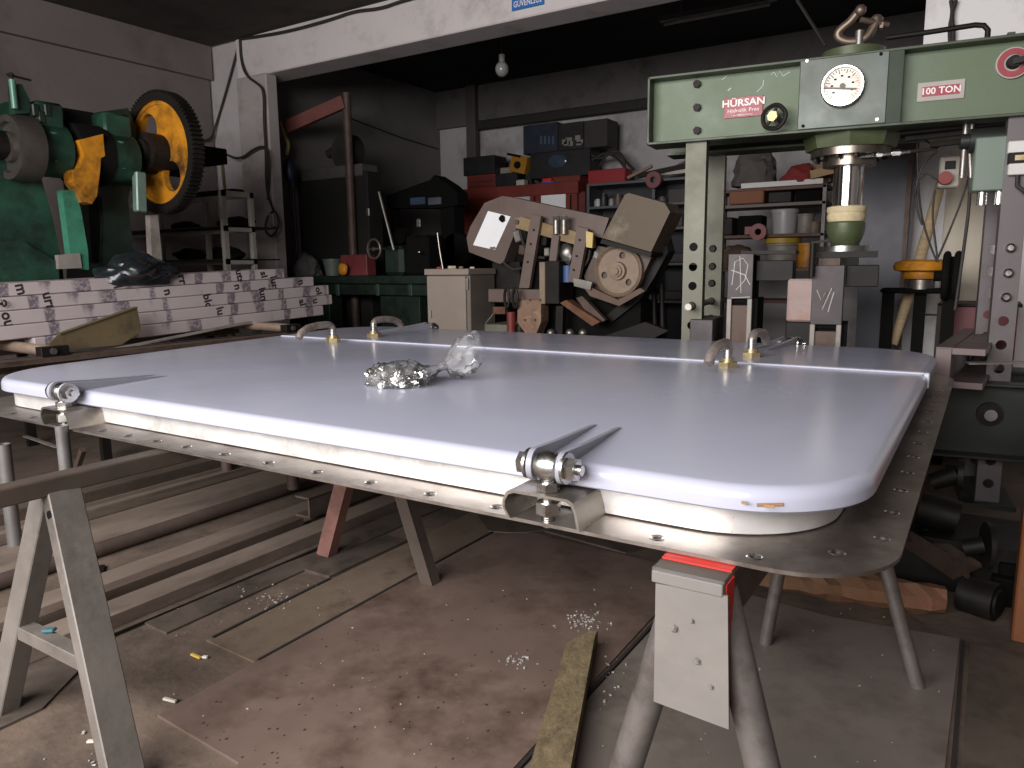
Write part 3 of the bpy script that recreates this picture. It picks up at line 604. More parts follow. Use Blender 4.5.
p = pat(874, 155, CV-.13); m = PM(); m.tube([(p.x-.05, CV-.1, p.z+.0), (p.x+.13, CV-.1, p.z+.008)], .008, 8).hexn((p.x+.08, CV-.1, p.z+.006), X_, .015, .03).hexn((p.x+.02, CV-.1, p.z+.003), X_, .013, .02)
m.build('hydraulic_fitting', M_bolt, press)
p2 = pat(940, 150, CV); PM().tube([(p.x+.13, CV-.1, p.z+.008), (p.x+.22, CV-.05, p.z+.02), (p2.x, CV, p2.z+.02)], .007).build('hose', M_cable, press)
# pipe on top
q = [pat(*k, .10) for k in ((886, 38), (930, 32), (975, 25), (984, 25.5), (988, 30), (988.5, 42))]; z_ = ZT0
PM().tube([V((k.x, .10, k.z)) for k in q[:-1]]+[V((q[-2].x, .10, ZT0-.003))], .010, 10).build('oil_pipe', M_dark, press)
PM().bb(pat(1006, 33, .1).x, pat(1014, 33, .1).x, .06, .11, ZT0, ZT0+.022, .002).build('top_lug', grnD, press)
# shackle
shM = mk('galvanised_shackle', '#7b6c60', .45, .7, .2, 14, dirt='#4f4238', damt=.4)
sh = PM(); S = lambda px, py: (lambda q: V((q.x, CV-.095, q.z)))(pat(px, py, CV-.095))
P = [S(861, 4), S(856, 10), S(850, 17), S(843, 22), S(838, 27), S(838.5, 32), S(844, 35), (S(853, 36)), S(862, 34), S(869, 29), S(873, 22), S(877, 15), S(877, 11)]
for i, q in enumerate(P): q.y += .03*(i/12-.5)
def smooth(P, k=2):
    for _ in range(k):
        Q = [P[0]]
        for i in range(len(P)-1): Q += [P[i].lerp(P[i+1], .25), P[i].lerp(P[i+1], .75)]
        P = Q+[P[-1]]
    return P
zmin = min(q.z for q in P); 
for q in P: q.z += ZT0+.055+.016-zmin
sh.tube(smooth(P), .0165, 10); bow = sh.build('shackle', shM, press); lab(bow, 'rusty bow shackle lying on the cylinder cap')
dz = P[0].z-S(861, 4).z; sh = PM(); a_, b_2 = S(861, 15)+Z_*dz, S(889, 16.5)+Z_*dz; a_.y -= .02; b_2.y += .03
sh.cyl(a_, b_2, .011, n=14).ball(S(877, 13)+V((0, .025, dz)), .026, 2).hexn(S(882, 17)+V((0, .025, dz)), X_, .02, .012); sh.ball(S(861, 6)+V((0, -.025, dz)), .022, 2)
sh.build('shackle_pin', shM, bow)
PM().cyl((S(860, 30)).to_tuple()[:2]+(ZT0+.055,), (S(860, 30)).to_tuple()[:2]+(ZT0+.11,), .018, n=12).build('eye_stud', M_steel, bow)
# columns
def column(u0, u1, v, z0, z1, mat, holes, back=.05, r=.019, side=1):
    m = PM(); cx = (u0+u1)/2
    m.sheet([(u0, z0), (u1, z0), (u1, z1), (u0, z1)], [circ(cx, z, r, 14) for z in holes], (0, v+.008, 0), X_, Z_, .008)
    for k in (u0, u1-.008): m.bb(k, k+.008, v+.008, v+back, z0, z1)
    return m.build('column', mat, press)
def zs(px, pys, v): return [pat(px, y, v).z for y in pys]
VF = .03; u0, u1 = pat(686, 146, VF).x, pat(706.5, 146, VF).x
hz = zs(691, (247, 267, 286, 306), VF); dz = (hz[0]-hz[3])/3
column(u0, u1, VF, PF+.015, ZB0, colP, hz+[hz[0]-dz*k for k in range(4, 11)], .06)
column(u0, u1, .50, PF+.015, ZB0, colP, hz+[hz[0]-dz*k for k in range(4, 11)], .06)
cxl = (u0+u1)/2
PM().cyl((cxl, -.05, hz[3]), (cxl, .56, hz[3]), .015, n=14).build('column_pin', M_steel, press)
for k in (0, 1, 2): PM().cyl((cxl, .485, hz[k]), (cxl, .52, hz[k]), .014, n=6).build('column_bolt', M_dark, press)
v0, v1 = pat(992.5, 300, VF).x, pat(1018, 300, VF).x
hr = zs(1008, (248, 273, 297), VF); dz2 = (hr[0]-hr[2])/2; hr2 = [hr[0]-dz2*k for k in range(3, 12)]
column(v0, v1, VF, PF+.015, ZB0, colR, hr2, .06, .019); column(v0, v1, .42, PF+.015, ZB0, colR, hr+hr2, .06, .019)
cxr = (v0+v1)/2
for k in hr: PM().cyl((cxr, VF+.01, k), (cxr, VF-.016, k), .019, .017, n=18).cyl((cxr, VF-.016, k), (cxr, VF-.022, k), .017, .010, n=18).build('column_bolt', M_bolt, press)
# bolster
zb1 = .842; zb0 = .545
PM().bb(.02, UE-.05, -.05, .028, zb1-.012, zb1, .002).bb(.02, UE-.05, -.05, .028, zb0, zb0+.012, .002).bb(.02, UE-.05, .018, .028, zb0, zb1).build('bolster_beam', bolsG, press)
PM().bb(.02, UE-.05, .36, .5, zb1-.012, zb1).bb(.02, UE-.05, .36, .5, zb0, zb0+.012).bb(.02, UE-.05, .40, .41, zb0, zb1).build('bolster_beam', bolsG, press)
p = pat(991, 413, .03); PM().cyl((cxr-.02, .0, p.z), (cxr-.02, .018, p.z), .045, n=24).build('washer', M_dark, press); PM().cyl((cxr-.02, -.03, p.z), (cxr-.02, .06, p.z), .022, n=20).build('bolster_pin', M_steel, press)
PM().bb(u0-.05, u1+.08, -.02, .6, PF, PF+.015).build('foot_plate', bolsG, press); PM().bb(v0-.05, v1+.05, -.02, .6, PF, PF+.015).build('foot_plate', bolsG, press)
# valves and electrics under the beam at the right
bxM = mk('pale_green_enamel', '#6b796c', .4, 0, .05)
a_, b_2 = pat(976, 138, .05), pat(1005, 190, .05)
eb = PM().bb(a_.x, b_2.x, .04, .16, b_2.z, a_.z, .004).build('junction_box', bxM, press)
for px in (983, 1000): 
    p = pat(px, 190, .08); PM().cyl((p.x, .09, b_2.z), (p.x, .09, b_2.z-.05), .018).build('cable_gland', M_bolt, eb)
for i, (py, mm) in enumerate(((147, M_white), (158, M_dark), (169, M_white))):
    a_ = pat(1008, py-5, .02); b_2 = pat(1040, py+5, .02); s_ = PM().bb(a_.x, b_2.x, .0, .03, b_2.z, a_.z, .003).build('valve_block', mm, press)
    if i == 1: PM().bb(a_.x+.02, a_.x+.07, -.004, .0, b_2.z+.012, a_.z-.012).build('brass_label', brassM, s_)
p = pat(1000, 139, .1); PM().cyl((p.x-.1, .1, p.z), (p.x+.08, .1, p.z), .045, n=24).cyl((p.x-.13, .1, p.z), (p.x-.1, .1, p.z), .028, n=20).build('valve_body', bolsG, press)
for i, px in enumerate((965, 971)):
    p = pat(px, 140, .12); PM().tube([(p.x, .12, ZB0), (p.x, .12, p.z-.05), (p.x+.01*i, .12, pat(px, 178, .12).z)], .012-.003*i, 10).build('oil_pipe', M_steel, press)
for zz, u_0, u_1 in ((137, 905, 975), (143, 930, 1000), (131, 900, 1010)):
    a_, b_2 = pat(u_0, zz+2, .14), pat(u_1, zz-3, .14); PM().tube([(a_.x, .14, a_.z), (b_2.x, .14, a_.z+.01)], .011, 8).build('oil_pipe', M_dark, press)
p = pat(1018, 172, .02); PM().tube([p, p+V((0, -.01, -.05)), p+V((.03, -.02, -.08)), p+V((.09, 0, -.08))], .008).build('hose', M_cable, press)
# hanging cables
def hang(px_pts, v, r, name='cable'):
    pts = smooth([(lambda q: V((q.x, v, q.z)))(pat(a, b, v)) for a, b in px_pts], 2); return PM().tube(pts, r, 6)
for i, (pp, v, l) in enumerate((
    (((917, 138), (918, 175), (920, 210), (928, 240), (937, 262)), .30, 'leftmost thin black cable hanging beside the dark sheet'),
    (((925, 140), (940, 150), (925, 160), (915, 185), (917, 210), (922, 225)), .26, 'black cable looping under the top beam'),
    (((968, 180), (960, 205), (948, 235), (937, 260)), .34, 'black cable slanting down left from the valves'),
    (((969, 176), (970, 200), (965, 240), (958, 290), (955, 310)), .32, 'black cable hanging straight below the valves'),
    (((935, 190), (932, 215), (935, 240), (938, 262)), .28, 'black cable behind the wooden broom handle'),
    (((937, 180), (925, 172), (917, 185), (912, 200)), .25, 'cable curling out of the red plug box'))):
    tag(hang(pp, v, .0042 if i != 3 else .0065).build('cable', M_cable), l, 'cable')
# plug box
a_, b_2 = pat(940, 157, .45), pat(959, 187, .45)
pb = PM().bb(a_.x, b_2.x, .44, .54, b_2.z, a_.z, .006).build('switch_box', mk('warm_grey_box', '#a39a90', .5)); tag(pb, 'grey electric box with a red round plug under the right of the press beam', 'switch')
p = pat(945, 178, .42); PM().cyl((p.x, .40, p.z), (p.x, .45, p.z), .027, n=24).build('red_plug', mk('plug_red', '#7c2019', .5), pb)
PM().bb(a_.x+.02, b_2.x-.02, .435, .441, (a_.z+b_2.z)/2+.01, a_.z-.02).build('dark_window', M_dark, pb)
st = MB(); a_, b_2 = at(941, 183, y=5.9), at(893, 345, y=5.6)
st.tube([a_, a_.lerp(b_2, .5)+V((.01, 0, 0)), b_2], [.03, .036, .03], 10); tag(st.build('broom_stick', M_wood), 'pale wooden handle leaning against the dark steel sheet', 'handle')

# ------------------------------------------------------------------ tooling on the bolster
blkF = mk('block_face_grey', '#443e3f', .5, .5, .12, 8, dirt='#534c4b', damt=.35)
def tool_block(x0, x1, z0, z1, zw, v, dep, label, marks):
    t = thing('pressing_block', PW((x0+x1)/2, v+dep/2, z0), label, 'press tool')
    PM().bb(x0, x1, v, v+.02, zw, z1, .002).build('face_plate', blkF, t)
    PM().bb(x0+.004, x1-.004, v+.02, v+dep, zw-.02, z1-.006, .003).bb(x0+.01, x1+.02, v+.03, v+dep, z0, zw).build('body', M_blk, t)
    for k in (x0, x1-.02): PM().bb(k, k+.02, v, v+.05, z0, zw, .002).build('web_strip', M_gl, t)
    PM().bb(x0+.02, x1-.02, v+.012, v+.05, z0, zw-.03).build('inner_plate', M_brown, t)
    m = PM(); 
    for q in marks: chalk(m, q, v-.001, .0022)
    m.build('chalk_marks', mk('chalk_white', '#bdb9b6', .9), t, 'stuff')
    return t
a_, b_2 = pat(728.5, 254, .1), pat(752, 299, .1)
t = tool_block(a_.x, b_2.x, zb1, a_.z, b_2.z, .1, .26, 'tall dark pressing block with chalk loops, left of the two on the press bed',
    [[(732, 285), (735, 262), (743, 258), (748, 265), (745, 280), (736, 290)], [(731, 270), (745, 275), (750, 285)], [(740, 256), (741, 293)], [(731, 298), (750, 297)]])
PM().bb(b_2.x+.005, b_2.x+.16, .16, .32, a_.z-.12, a_.z-.03, .003).build('side_block', M_dark, t)
PM().bb(a_.x+.05, b_2.x+.17, .12, .30, a_.z-.003, a_.z+.012).build('top_bar', M_dark, t)
a_, b_2 = pat(813, 265.5, .1), pat(841.5, 325, .1)
t = tool_block(a_.x, b_2.x, zb1, a_.z, b_2.z, .1, .26, 'dark pressing block with chalk squiggle, right of the two, under the ram',
    [[(817, 290), (821, 300), (826, 292), (822, 310), (832, 288), (834, 292), (828, 312)]])
PM().bb(b_2.x+.005, b_2.x+.13, .14, .32, a_.z-.09, a_.z-.0, .003).build('side_block', M_dark, t)
PM().bb(a_.x+.02, b_2.x-.02, .13, .25, a_.z-.003, zd-.045).build('top_bar', M_brown, t)
p = pat(813, 243, .05); t = PM().cyl((p.x, .06, p.z), (p.x, .06, p.z-.14), .012).bar((p.x-.01, .06, p.z), (p.x+.07, .06, p.z+.012), .012, .01).build('screw_rod', M_dark)
tag(t, 'thin upright screw rod with crossbar between the two pressing blocks', 'rod')
a_, b_2 = pat(788, 279, .14), pat(814, 322, .14)
t = PM().bb(a_.x, b_2.x, .14, .24, b_2.z, a_.z, .008).build('wrapped_block', mk('pinkish_paper', '#a38e88', .8, 0, .12, 9, dirt='#996c5f', damt=.35)); tag(t, 'pinkish paper-wrapped block standing between the pressing blocks', 'block')
t2 = PM().bb(a_.x, b_2.x-.005, .13, .25, zb1, b_2.z, .004).build('steel_block', M_dark); tag(t2, 'dark steel block under the pinkish wrapped one', 'block')
a_, b_2 = pat(691, 319, .02), pat(713, 346, .02)
t = thing('steel_block', PW((a_.x+b_2.x)/2, .15, zb1), 'brown-grey steel block in front of the left press column', 'block')
PM().bb(a_.x, b_2.x, .0, .28, zb1, a_.z, .003).build('block', blkF, t)
# H beam lying across the bolster
hbM = mk('mill_steel_hbeam', '#655857', .5, .4, .12, 5, dirt='#5c4c48', damt=.4)
HY = 4.27; a_ = at(936, 347, y=HY); b_2 = at(986, 352, y=HY); zb_ = PW(.8, .1, zb1).z; HT = a_.z
t = thing('h_beam', (-.1, 4.8, zb_), 'short brown H-section beam resting on the right of the press bed', 'steel beam')
T2 = Matrix.Translation((a_.x, HY, 0)) @ Matrix.Rotation(rad(-4), 4, 'Z'); wv = b_2.x-a_.x
MB(T2).bb(0, wv*.36, 0, 1.3, HT-.005, HT, 0).bb(wv*.33, wv, 0, 1.3, HT-.034, HT, .002).build('top_flange', hbM, t)
MB(T2).bb(.0, wv*.33, 0, 1.3, zb_, HT-.005, .002).build('web', hbM, t)
MB(T2).bb(wv*.33, wv, 0, 1.3, zb_, zb_+.034, .002).build('bottom_flange', hbM, t)
tag(MB().bar(at(967, 363, y=4.2), at(1060, 362, y=4.3), .07, .008).build('steel_strip', M_steel), 'bright flat steel strip poking left past the right press column', 'steel bar')
# maroon casing behind
a_, b_2 = at(938, 303, y=5.7), at(996, 350, y=5.7)
t = thing('maroon_cabinet', ((a_.x+b_2.x)/2, 5.9, 0), 'dull maroon cabinet with a dark frame behind the H-beam', 'cabinet')
MB().bb(a_.x+.02, b_2.x+.1, 5.7, 6.1, 0, a_.z-.015, .01).build('casing', mk('maroon', '#6e2c33', .5, 0, .1), t)
MB().bb(a_.x, b_2.x+.12, 5.68, 6.12, a_.z-.02, a_.z, .004).bb(a_.x, a_.x+.025, 5.68, 5.71, 0, a_.z).build('frame', M_dark, t)
p = at(934, 315, y=5.68); MB().bar((p.x-.05, 5.69, p.z), (a_.x+.01, 5.69, p.z), .015, .012).build('latch', M_dark, t)
# yellow pipe machine (drawn at the scale of y = 4.1, set at y = 5.5)
YS = 5.5/4.1; YT = Matrix.Translation(EYE) @ Matrix.Scale(YS, 4) @ Matrix.Translation(-EYE); yf0 = 1.3-1.3/YS
c = at(922, 268, y=4.1); t = thing('yellow_pipe_vice', (c.x*YS, 5.5, 0), 'orange-yellow round casting on a dark stand with a black handwheel, right of the dark sheet', 'machine')
MB(YT).lathe([(0, .04), (.08, .04), (.115, .03), (.125, .012), (.12, -.01), (.085, -.018), (.08, -.05), (.06, -.055), (0, -.055)], (c.x, 4.1, c.z-.0), Z_, 26).build('yellow_casting', M_yel, t)
MB(YT).cyl((c.x, 4.1, c.z-.10), (c.x, 4.1, c.z-.05), .06).build('collar', M_steel, t)
MB(YT).bb(c.x-.17, c.x+.15, 4.04, 4.16, c.z-.12, c.z-.095, .01).build('arm', M_blk, t)
for k, yy in ((-.135, 4.085), (0, 4.13), (.125, 4.085)): MB(YT).bb(c.x+k-.025, c.x+k+.025, yy-.03, yy+.03, yf0, c.z-.12).build('leg', M_blk, t)
w = at(946, 276, y=4.05); m = MB(YT); n = 20
for dx in (0, .045): m.tube([(w.x+dx, 4.05+.09*cos(2*pi*i/n), w.z+.1*sin(2*pi*i/n)) for i in range(n+1)], .016, 8)
m.cyl((w.x-.05, 4.05, w.z), (w.x+.06, 4.05, w.z), .025).bar((w.x, 4.05-.09, w.z), (w.x, 4.05+.09, w.z), .02, .02).bar((w.x+.02, 4.05, w.z-.09), (w.x+.02, 4.05, w.z+.09), .02, .02, (1, 0, 0))
m.build('handwheel', M_blk, t)

# dark sheet, beige board
a_, b_2, cR = at(862, 310, y=6.0), at(903, 310, y=6.0), at(920, 134, y=6.0)
t = tag(MB().sheet([(a_.x-.02, .0), (b_2.x-.01, 0), (cR.x+.005, cR.z+.25), (a_.x-.06, cR.z+.25)], [], (0, 6.03, 0), X_, Z_, .02).build('steel_sheet', mk('slate_sheet', '#45444a', .5, .2, .12, 2)), 'tall dark slate-coloured steel sheet standing behind the press ram', 'steel sheet')
tag(MB().bb(b_2.x-.03, b_2.x+.0, 5.96, 6.0, 0, cR.z+.2).build('edge_angle', M_brown), 'brown angle bar upright along the right edge of the dark sheet', 'steel bar')
a_, b_2 = at(948, 165, y=6.2), at(990, 320, y=6.2)
tag(MB().bb(a_.x, at(990, 165, y=6.2).x+.02, 6.2, 6.24, 0, a_.z+.1, .004).build('beige_board', mk('beige_board', '#ddd2bf', .8, 0, .06, 2)), 'tall beige board leaning against the white wall behind the cables', 'board')
# things at and under the right end
orM = mk('orange_rusty', '#7a4a2a', .6, .1, .2, 6, dirt='#6e3a1c', damt=.35)
a_ = at(1006, 585, y=2.95); tag(MB().bb(a_.x+.03, a_.x+.3, 2.95, 3.1, 0, at(1016, 395, y=2.95).z, .006).build('orange_post', orM), 'rusty orange steel post at the right edge of the picture', 'post')
a_, b_2 = at(960, 582, y=3.2), at(1000, 612, y=3.2)
random.seed(2)
def scrap(name, mb, mat, label, cat='scrap'): tag(mb.build(name, mat), label, cat)
p = at(978, 598, z=.07); scrap('steel_drum_hub', MB().cyl((p.x-.05, p.y+.03, .07), (p.x+.06, p.y-.01, .07), .07, n=28).cyl((p.x+.06, p.y-.01, .07), (p.x+.07, p.y-.014, .07), .05, n=24), M_dark, 'dark steel roller hub lying beside the broken timber', 'hub')
p = at(1008, 608, z=.0); scrap('anvil_block', MB().bb(p.x-.06, p.x+.2, p.y, p.y+.25, 0, .11, .006).bb(p.x-.04, p.x+.2, p.y+.03, p.y+.2, .11, .16, .006), M_blk, 'black steel block at the lower right edge', 'block')
a_, b_2 = at(912, 536, y=3.35), at(968, 572, y=3.15); m = MB()
m.bar(a_, b_2, .13, .012, (0, -.5, 1)).bar(a_+V((0, -.04, .01)), b_2+V((0, -.04, .01)), .012, .05, (0, -.5, 1)); scrap('bent_channel', m, M_brown, 'grey-brown channel offcut sloping down below the flange corner', 'offcut')
a_, b_2 = at(918, 510, y=3.4), at(958, 522, y=3.4); scrap('round_bushing', MB().cyl((a_.x, 3.45, a_.z), (b_2.x, 3.45, b_2.z), .07, n=24).bb(a_.x-.1, b_2.x+.3, 3.3, 3.7, 0, a_.z-.075), M_dark, 'dark round bushing on a black crate under the press bed', 'bushing')
a_, b_2 = at(932, 482, y=3.35), at(958, 474, y=3.35); scrap('pipe_offcut', MB().cyl(a_, b_2, .035, n=20).cyl(b_2, b_2+V((.02, 0, 0)), .06, n=20), M_dark, 'short flanged pipe resting in the shadow under the press bed', 'pipe')
a_, b_2 = at(964, 548, y=3.12), at(985, 545, y=3.12); scrap('flanged_spool', MB().cyl(a_, b_2, .032, n=20).cyl(b_2, b_2+V((.016, .004, 0)), .085, n=28), M_dark, 'flanged spool lying on its side by the press foot', 'spool')
# ------------------------------------------------------------------ roller conveyor with wrapped box sections
cvM = mk('conveyor_brown', '#6a5950', .6, .25, .2, 5, dirt='#44372f', damt=.45)
rolM = mk('worn_roller', '#b39c8a', .4, .5, .12, 8, dirt='#7d6555', damt=.35)
cv = thing('roller_conveyor', (-5.45, 3.3, 0), 'brown roller conveyor carrying the wrapped bars at the left', 'conveyor')
for x in (-4.97, -5.98): MB().bb(x-.03, x+.0, .9, 4.6, .70, .775).bb(x-.06, x, .9, 4.6, .767, .775).build('side_rail', cvM, cv)
for x in (-4.985, -5.995):
    for y in (1.3, 2.7, 4.3): MB().bb(x-.03, x+.01, y-.03, y+.03, 0, .70).build('leg', M_dark, cv)
for y in (1.42, 2.46, 4.40):
    MB().cyl((-5.94, y, .80), (-5.02, y-.05, .80), .036, n=20).build('roller', rolM, cv)
    b = MB().bb(-5.03, -4.955, y-.12, y+.05, .77, .83, .003).build('bearing_block', M_dark, cv)
    MB().hexn((-4.95, y-.05, .80), X_, .022, .022).build('nut', M_steel, b)
tag(MB().box((-4.82, 3.3, .745), (.14, 3.2, .008), (0, rad(-12), 0)).bb(-4.90, -4.892, 1.7, 4.9, .70, .77).build('angle_bar', M_brown), 'long dark angle bar lying along the right side of the conveyor', 'steel bar')
bpy.data.objects['angle_bar'].location.x += .02
# leaning plate offcut
P = [at(58, 334, x=-5.25), at(136, 307, x=-5.25), at(141, 331, x=-5.25), at(120, 345, x=-5.25), at(40, 352, x=-5.25)]
t = tag(MB().sheet([(p.y, p.z) for p in P], [], (-5.25, 0, 0), Y_, Z_, .012).bar(P[0]+V((.0, 0, .0)), P[1]+V((.0, 0, 0)), .05, .006).build('plate_offcut', mk('offcut_tan', '#6f6046', .6, .2, .15, 6, dirt='#4d4230', damt=.4)), 'wedge-shaped plate offcut with a pale top edge leaning on the wrapped bars', 'offcut')
P = [at(110, 350, x=-5.12), at(175, 330, x=-5.12), at(250, 322, x=-5.12)]
tag(MB().bar(P[0], P[2], .06, .012).build('flat_offcut', M_gl), 'pale flat strip lying on the conveyor below the wrapped bars', 'offcut')
# wrapped sections
wrapM = mk('printed_film', '#b0a4a4', .5, 0, .05, 3)
nt = wrapM.node_tree; N = nt.nodes; b = N['Principled BSDF']; src = b.inputs['Base Color'].links[0].from_socket
tc = N.new('ShaderNodeTexCoord'); mp = N.new('ShaderNodeMapping'); mp.inputs['Scale'].default_value = (1, 1, 1); nt.links.new(tc.outputs['Object'], mp.inputs[0])
wv = N.new('ShaderNodeTexNoise'); wv.inputs['Scale'].default_value = 5.5; wv.inputs['Detail'].default_value = 1; mp.inputs['Scale'].default_value = (.1, 1, .15); nt.links.new(mp.outputs[0], wv.inputs['Vector'])
rp = N.new('ShaderNodeValToRGB'); rp.color_ramp.elements[0].position = .56; rp.color_ramp.elements[1].position = .60; nt.links.new(wv.outputs['Fac'], rp.inputs[0])
ck = N.new('ShaderNodeTexNoise'); ck.inputs['Scale'].default_value = 45; nt.links.new(tc.outputs['Object'], ck.inputs['Vector'])
r2 = N.new('ShaderNodeValToRGB'); r2.color_ramp.elements[0].position = .42; r2.color_ramp.elements[1].position = .52; r2.color_ramp.elements[0].color = (.5, .5, .5, 1); nt.links.new(ck.outputs['Fac'], r2.inputs[0])
ml = N.new('ShaderNodeMath'); ml.operation = 'MULTIPLY'; nt.links.new(rp.outputs[0], ml.inputs[0]); nt.links.new(r2.outputs[0], ml.inputs[1])
mx = N.new('ShaderNodeMix'); mx.data_type = 'RGBA'; nt.links.new(ml.outputs[0], mx.inputs[0]); nt.links.new(src, mx.inputs[6]); mx.inputs[7].default_value = lin('#6b6069'); nt.links.new(mx.outputs[2], b.inputs['Base Color'])
inkM = mk('wrap_ink', '#2c2327', .6)
GP = 'printed film-wrapped box sections stacked on the conveyor'
ends = [5.20, 5.34, 5.32, 5.16, 4.86]; zt = [.838, .932, 1.027, 1.122, 1.212, 1.302]
xs = [-5.44, -5.455, -5.47, -5.50, -5.56]
names = ['bottom', 'second', 'third', 'fourth', 'topmost']
LET = [[], [(3.05, 'ol'), (4.05, 'lu'), (4.95, 'al'), (5.12, 'u')], [(2.43, 'ə outs'), (3.95, 'blc'), (4.52, 'lum'), (5.18, 'ol')], [(2.72, 'urr'), (3.62, 'n'), (4.28, 'n'), (4.68, 'lurr'), (5.0, 'n')], [(2.58, 'm'), (3.25, 'ol'), (3.80, 'rr'), (4.36, 'uts'), (4.62, 'sl')]]
for r in range(5):
    for k in range(3):
        x1 = xs[r]-k*.128; y1 = ends[r]-.06*k*(1 if r < 4 else .5); TL = Matrix.Translation((0, 4.86, 0)) @ Matrix.Rotation(rad(1.9), 4, 'X') @ Matrix.Translation((0, -4.86, 0)); ya = 2.56 if r == 0 else 1.3
        t = tag(MB(TL).bb(x1-.122, x1, ya, y1, zt[r]+.0015, zt[r+1]-.0015, .006).build('wrapped_section', wrapM), '%s row of film-wrapped box sections, %s' % (names[r], ('front bar of the row', 'middle bar of the row', 'back bar of the row')[k]), 'box section', GP)
        if k == 0:
            o0 = t
            for (yy, s_) in LET[r]:
                text('printed_letters', s_, .098, TL @ V((x1+.0008, yy, (zt[r]+zt[r+1])/2+.0)), V((0, .18, -1)), V((0, 1, .18)), inkM, o0, ext=.0003, bold=.003)
# black plastic bundle on top
m = MB(); c = V((-5.62, 3.42, 1.245)); bm = bmesh.new(); bmesh.ops.create_icosphere(bm, subdivisions=4, radius=1)
for v in bm.verts:
    k = 1+.35*noise.noise(v.co*1.7+V((4, 1, 0)))+.16*abs(noise.noise(v.co*5))
    v.co = V((v.co.x*.19*k, v.co.y*.27*k*(1 if v.co.z < .2 else .85), max(-.06, v.co.z*.13*k+.05)))+c
m.bm(bm, True)
tag(m.build('black_plastic_bundle', mk('black_poly', '#1d2226', .25, 0, .3, 6, rvar=.1)), 'crumpled black plastic bundle lying on the stack of wrapped bars', 'plastic sheet')

# ------------------------------------------------------------------ the green eccentric press
mp_ = thing('eccentric_press', (-6.35, 3.3, 0), 'big old green eccentric press with a yellow gear wheel at the far left', 'press')
XP = -6.0
def yz(px, py, x=XP): p = at(px, py, x=x); return p
def outline(pxs, x, t, name, mat, par=mp_):
    P = [at(a, b, x=x) for a, b in pxs]; return MB().sheet([(p.y, p.z) for p in P], [], (x-t, 0, 0), Y_, Z_, t).build(name, mat, par)
outline([(-40, 125), (5, 102), (20, 100), (28, 118), (36, 160), (52, 215), (62, 262), (66, 300), (66, 330), (-40, 330)], -6.14, .5, 'side_frame', M_grn)
outline([(-30, 245), (20, 240), (58, 262), (62, 310), (62, 332), (-30, 332)], -6.0, .2, 'base_casting', M_grn)
outline([(98, 112), (128, 108), (136, 128), (137, 160), (128, 200), (135, 260), (140, 330), (100, 330), (104, 220), (98, 170)], -6.15, .55, 'side_frame', M_dgrn)
outline([(62, 190), (76, 190), (82, 215), (88, 250), (89, 270), (72, 268), (68, 235)], -5.98, .08, 'slide_guide', mk('guide_green', '#3f8068', .45, .05, .15, 9, dirt='#2c4d40', damt=.35))
outline([(58, 255), (80, 253), (82, 268), (59, 269)], -5.96, .05, 'table_plate', M_gl)
outline([(88, 196), (116, 192), (120, 262), (92, 262)], -6.2, .1, 'ram_slide', M_blk)
# shaft and crosshead
sy0, sy1, sz = yz(0, 150).y, yz(190, 150).y, yz(80, 152).z
MB().cyl((XP-.1, 2.4, sz), (XP-.1, 4.35, sz), .10, n=28).build('crank_shaft', M_dark, mp_)
MB().cyl((XP-.12, yz(76, 150).y, sz), (XP-.12, yz(108, 150).y, sz), .235, n=36).build('eccentric', M_blk, mp_)
m = MB()
for y0, y1 in ((yz(38, 150).y, yz(68, 150).y), (yz(104, 150).y, yz(134, 150).y)):
    bk = MB().cyl((XP-.1, y0, sz), (XP-.1, y1, sz), .20, n=32).bb(XP-.28, XP+.02, y0+.01, y1-.01, sz+.0, yz(60, 104).z, .02).build('bearing_housing', M_grn, mp_)
    MB().cyl((XP+.02, (y0+y1)/2-.02, sz-.10), (XP+.02, (y0+y1)/2-.02, sz+.11), .055, n=20).build('bearing_boss', mk('boss_green', '#5c8474', .4, .2, .15), bk)
MB().bb(XP-.45, XP-.15, yz(60, 110).y, yz(105, 110).y, yz(80, 122).z, yz(80, 106).z, .01).build('cross_tie', M_blk, mp_)
# outer clutch disc
y0 = yz(15, 150).y
dsk = MB().lathe([(0, -.05), (.10, -.05), (.11, -.02), (.17, -.02), (.18, -.05), (.225, -.05), (.235, 0), (.235, .12), (0, .12)], (XP-.05, y0+.02, sz-.02), Y_, 40).build('clutch_disc', mk('disc_dark_brown', '#4a4440', .5, .4, .2, 9), mp_)
MB().cyl((XP-.05, y0-.2, sz-.02), (XP-.05, y0-.02, sz-.02), .06, n=20).build('shaft_end', M_dark, dsk)
# grease lubricator bracket with T handle
P = [at(a, b, x=XP) for a, b in ((13, 84), (22, 84), (30, 100), (30, 113), (15, 114))]
lub = MB().sheet([(p.y, p.z) for p in P], [], (XP-.08, 0, 0), Y_, Z_, .08).build('lubricator', M_grn, mp_)
p = at(14, 100, x=XP+.02); q = at(15.5, 76, x=XP+.02); MB().cyl(p-Z_*.06, (p.x, p.y, q.z-.03), .022, n=16).build('grease_tube', mk('boss_green', '#5c8474', .4), lub)
q = V((p.x, p.y, q.z)); MB().cyl((q.x, q.y, q.z-.04), q, .012).bar((q.x, q.y-.03, q.z), (q.x, q.y+.13, q.z-.01), .014, .012).ball(q, .022, 1).build('tee_handle', M_dark, lub)
for i in range(3):
    p = at(33+6*i, 104+7*(i % 2), x=XP); MB().bb(XP-.05, XP+.03, p.y-.02, p.y+.03, p.z-.09, p.z+.0, .008).build('grease_fitting', M_dgrn, mp_)
# yellow connecting rod
outline([(79, 140), (103, 134), (105, 156), (101, 158), (100, 172), (97, 196), (92, 204), (86, 202), (82, 192), (74, 182), (73, 170), (80, 168), (84, 155)], XP+.12, .14, 'connecting_rod', M_yel)
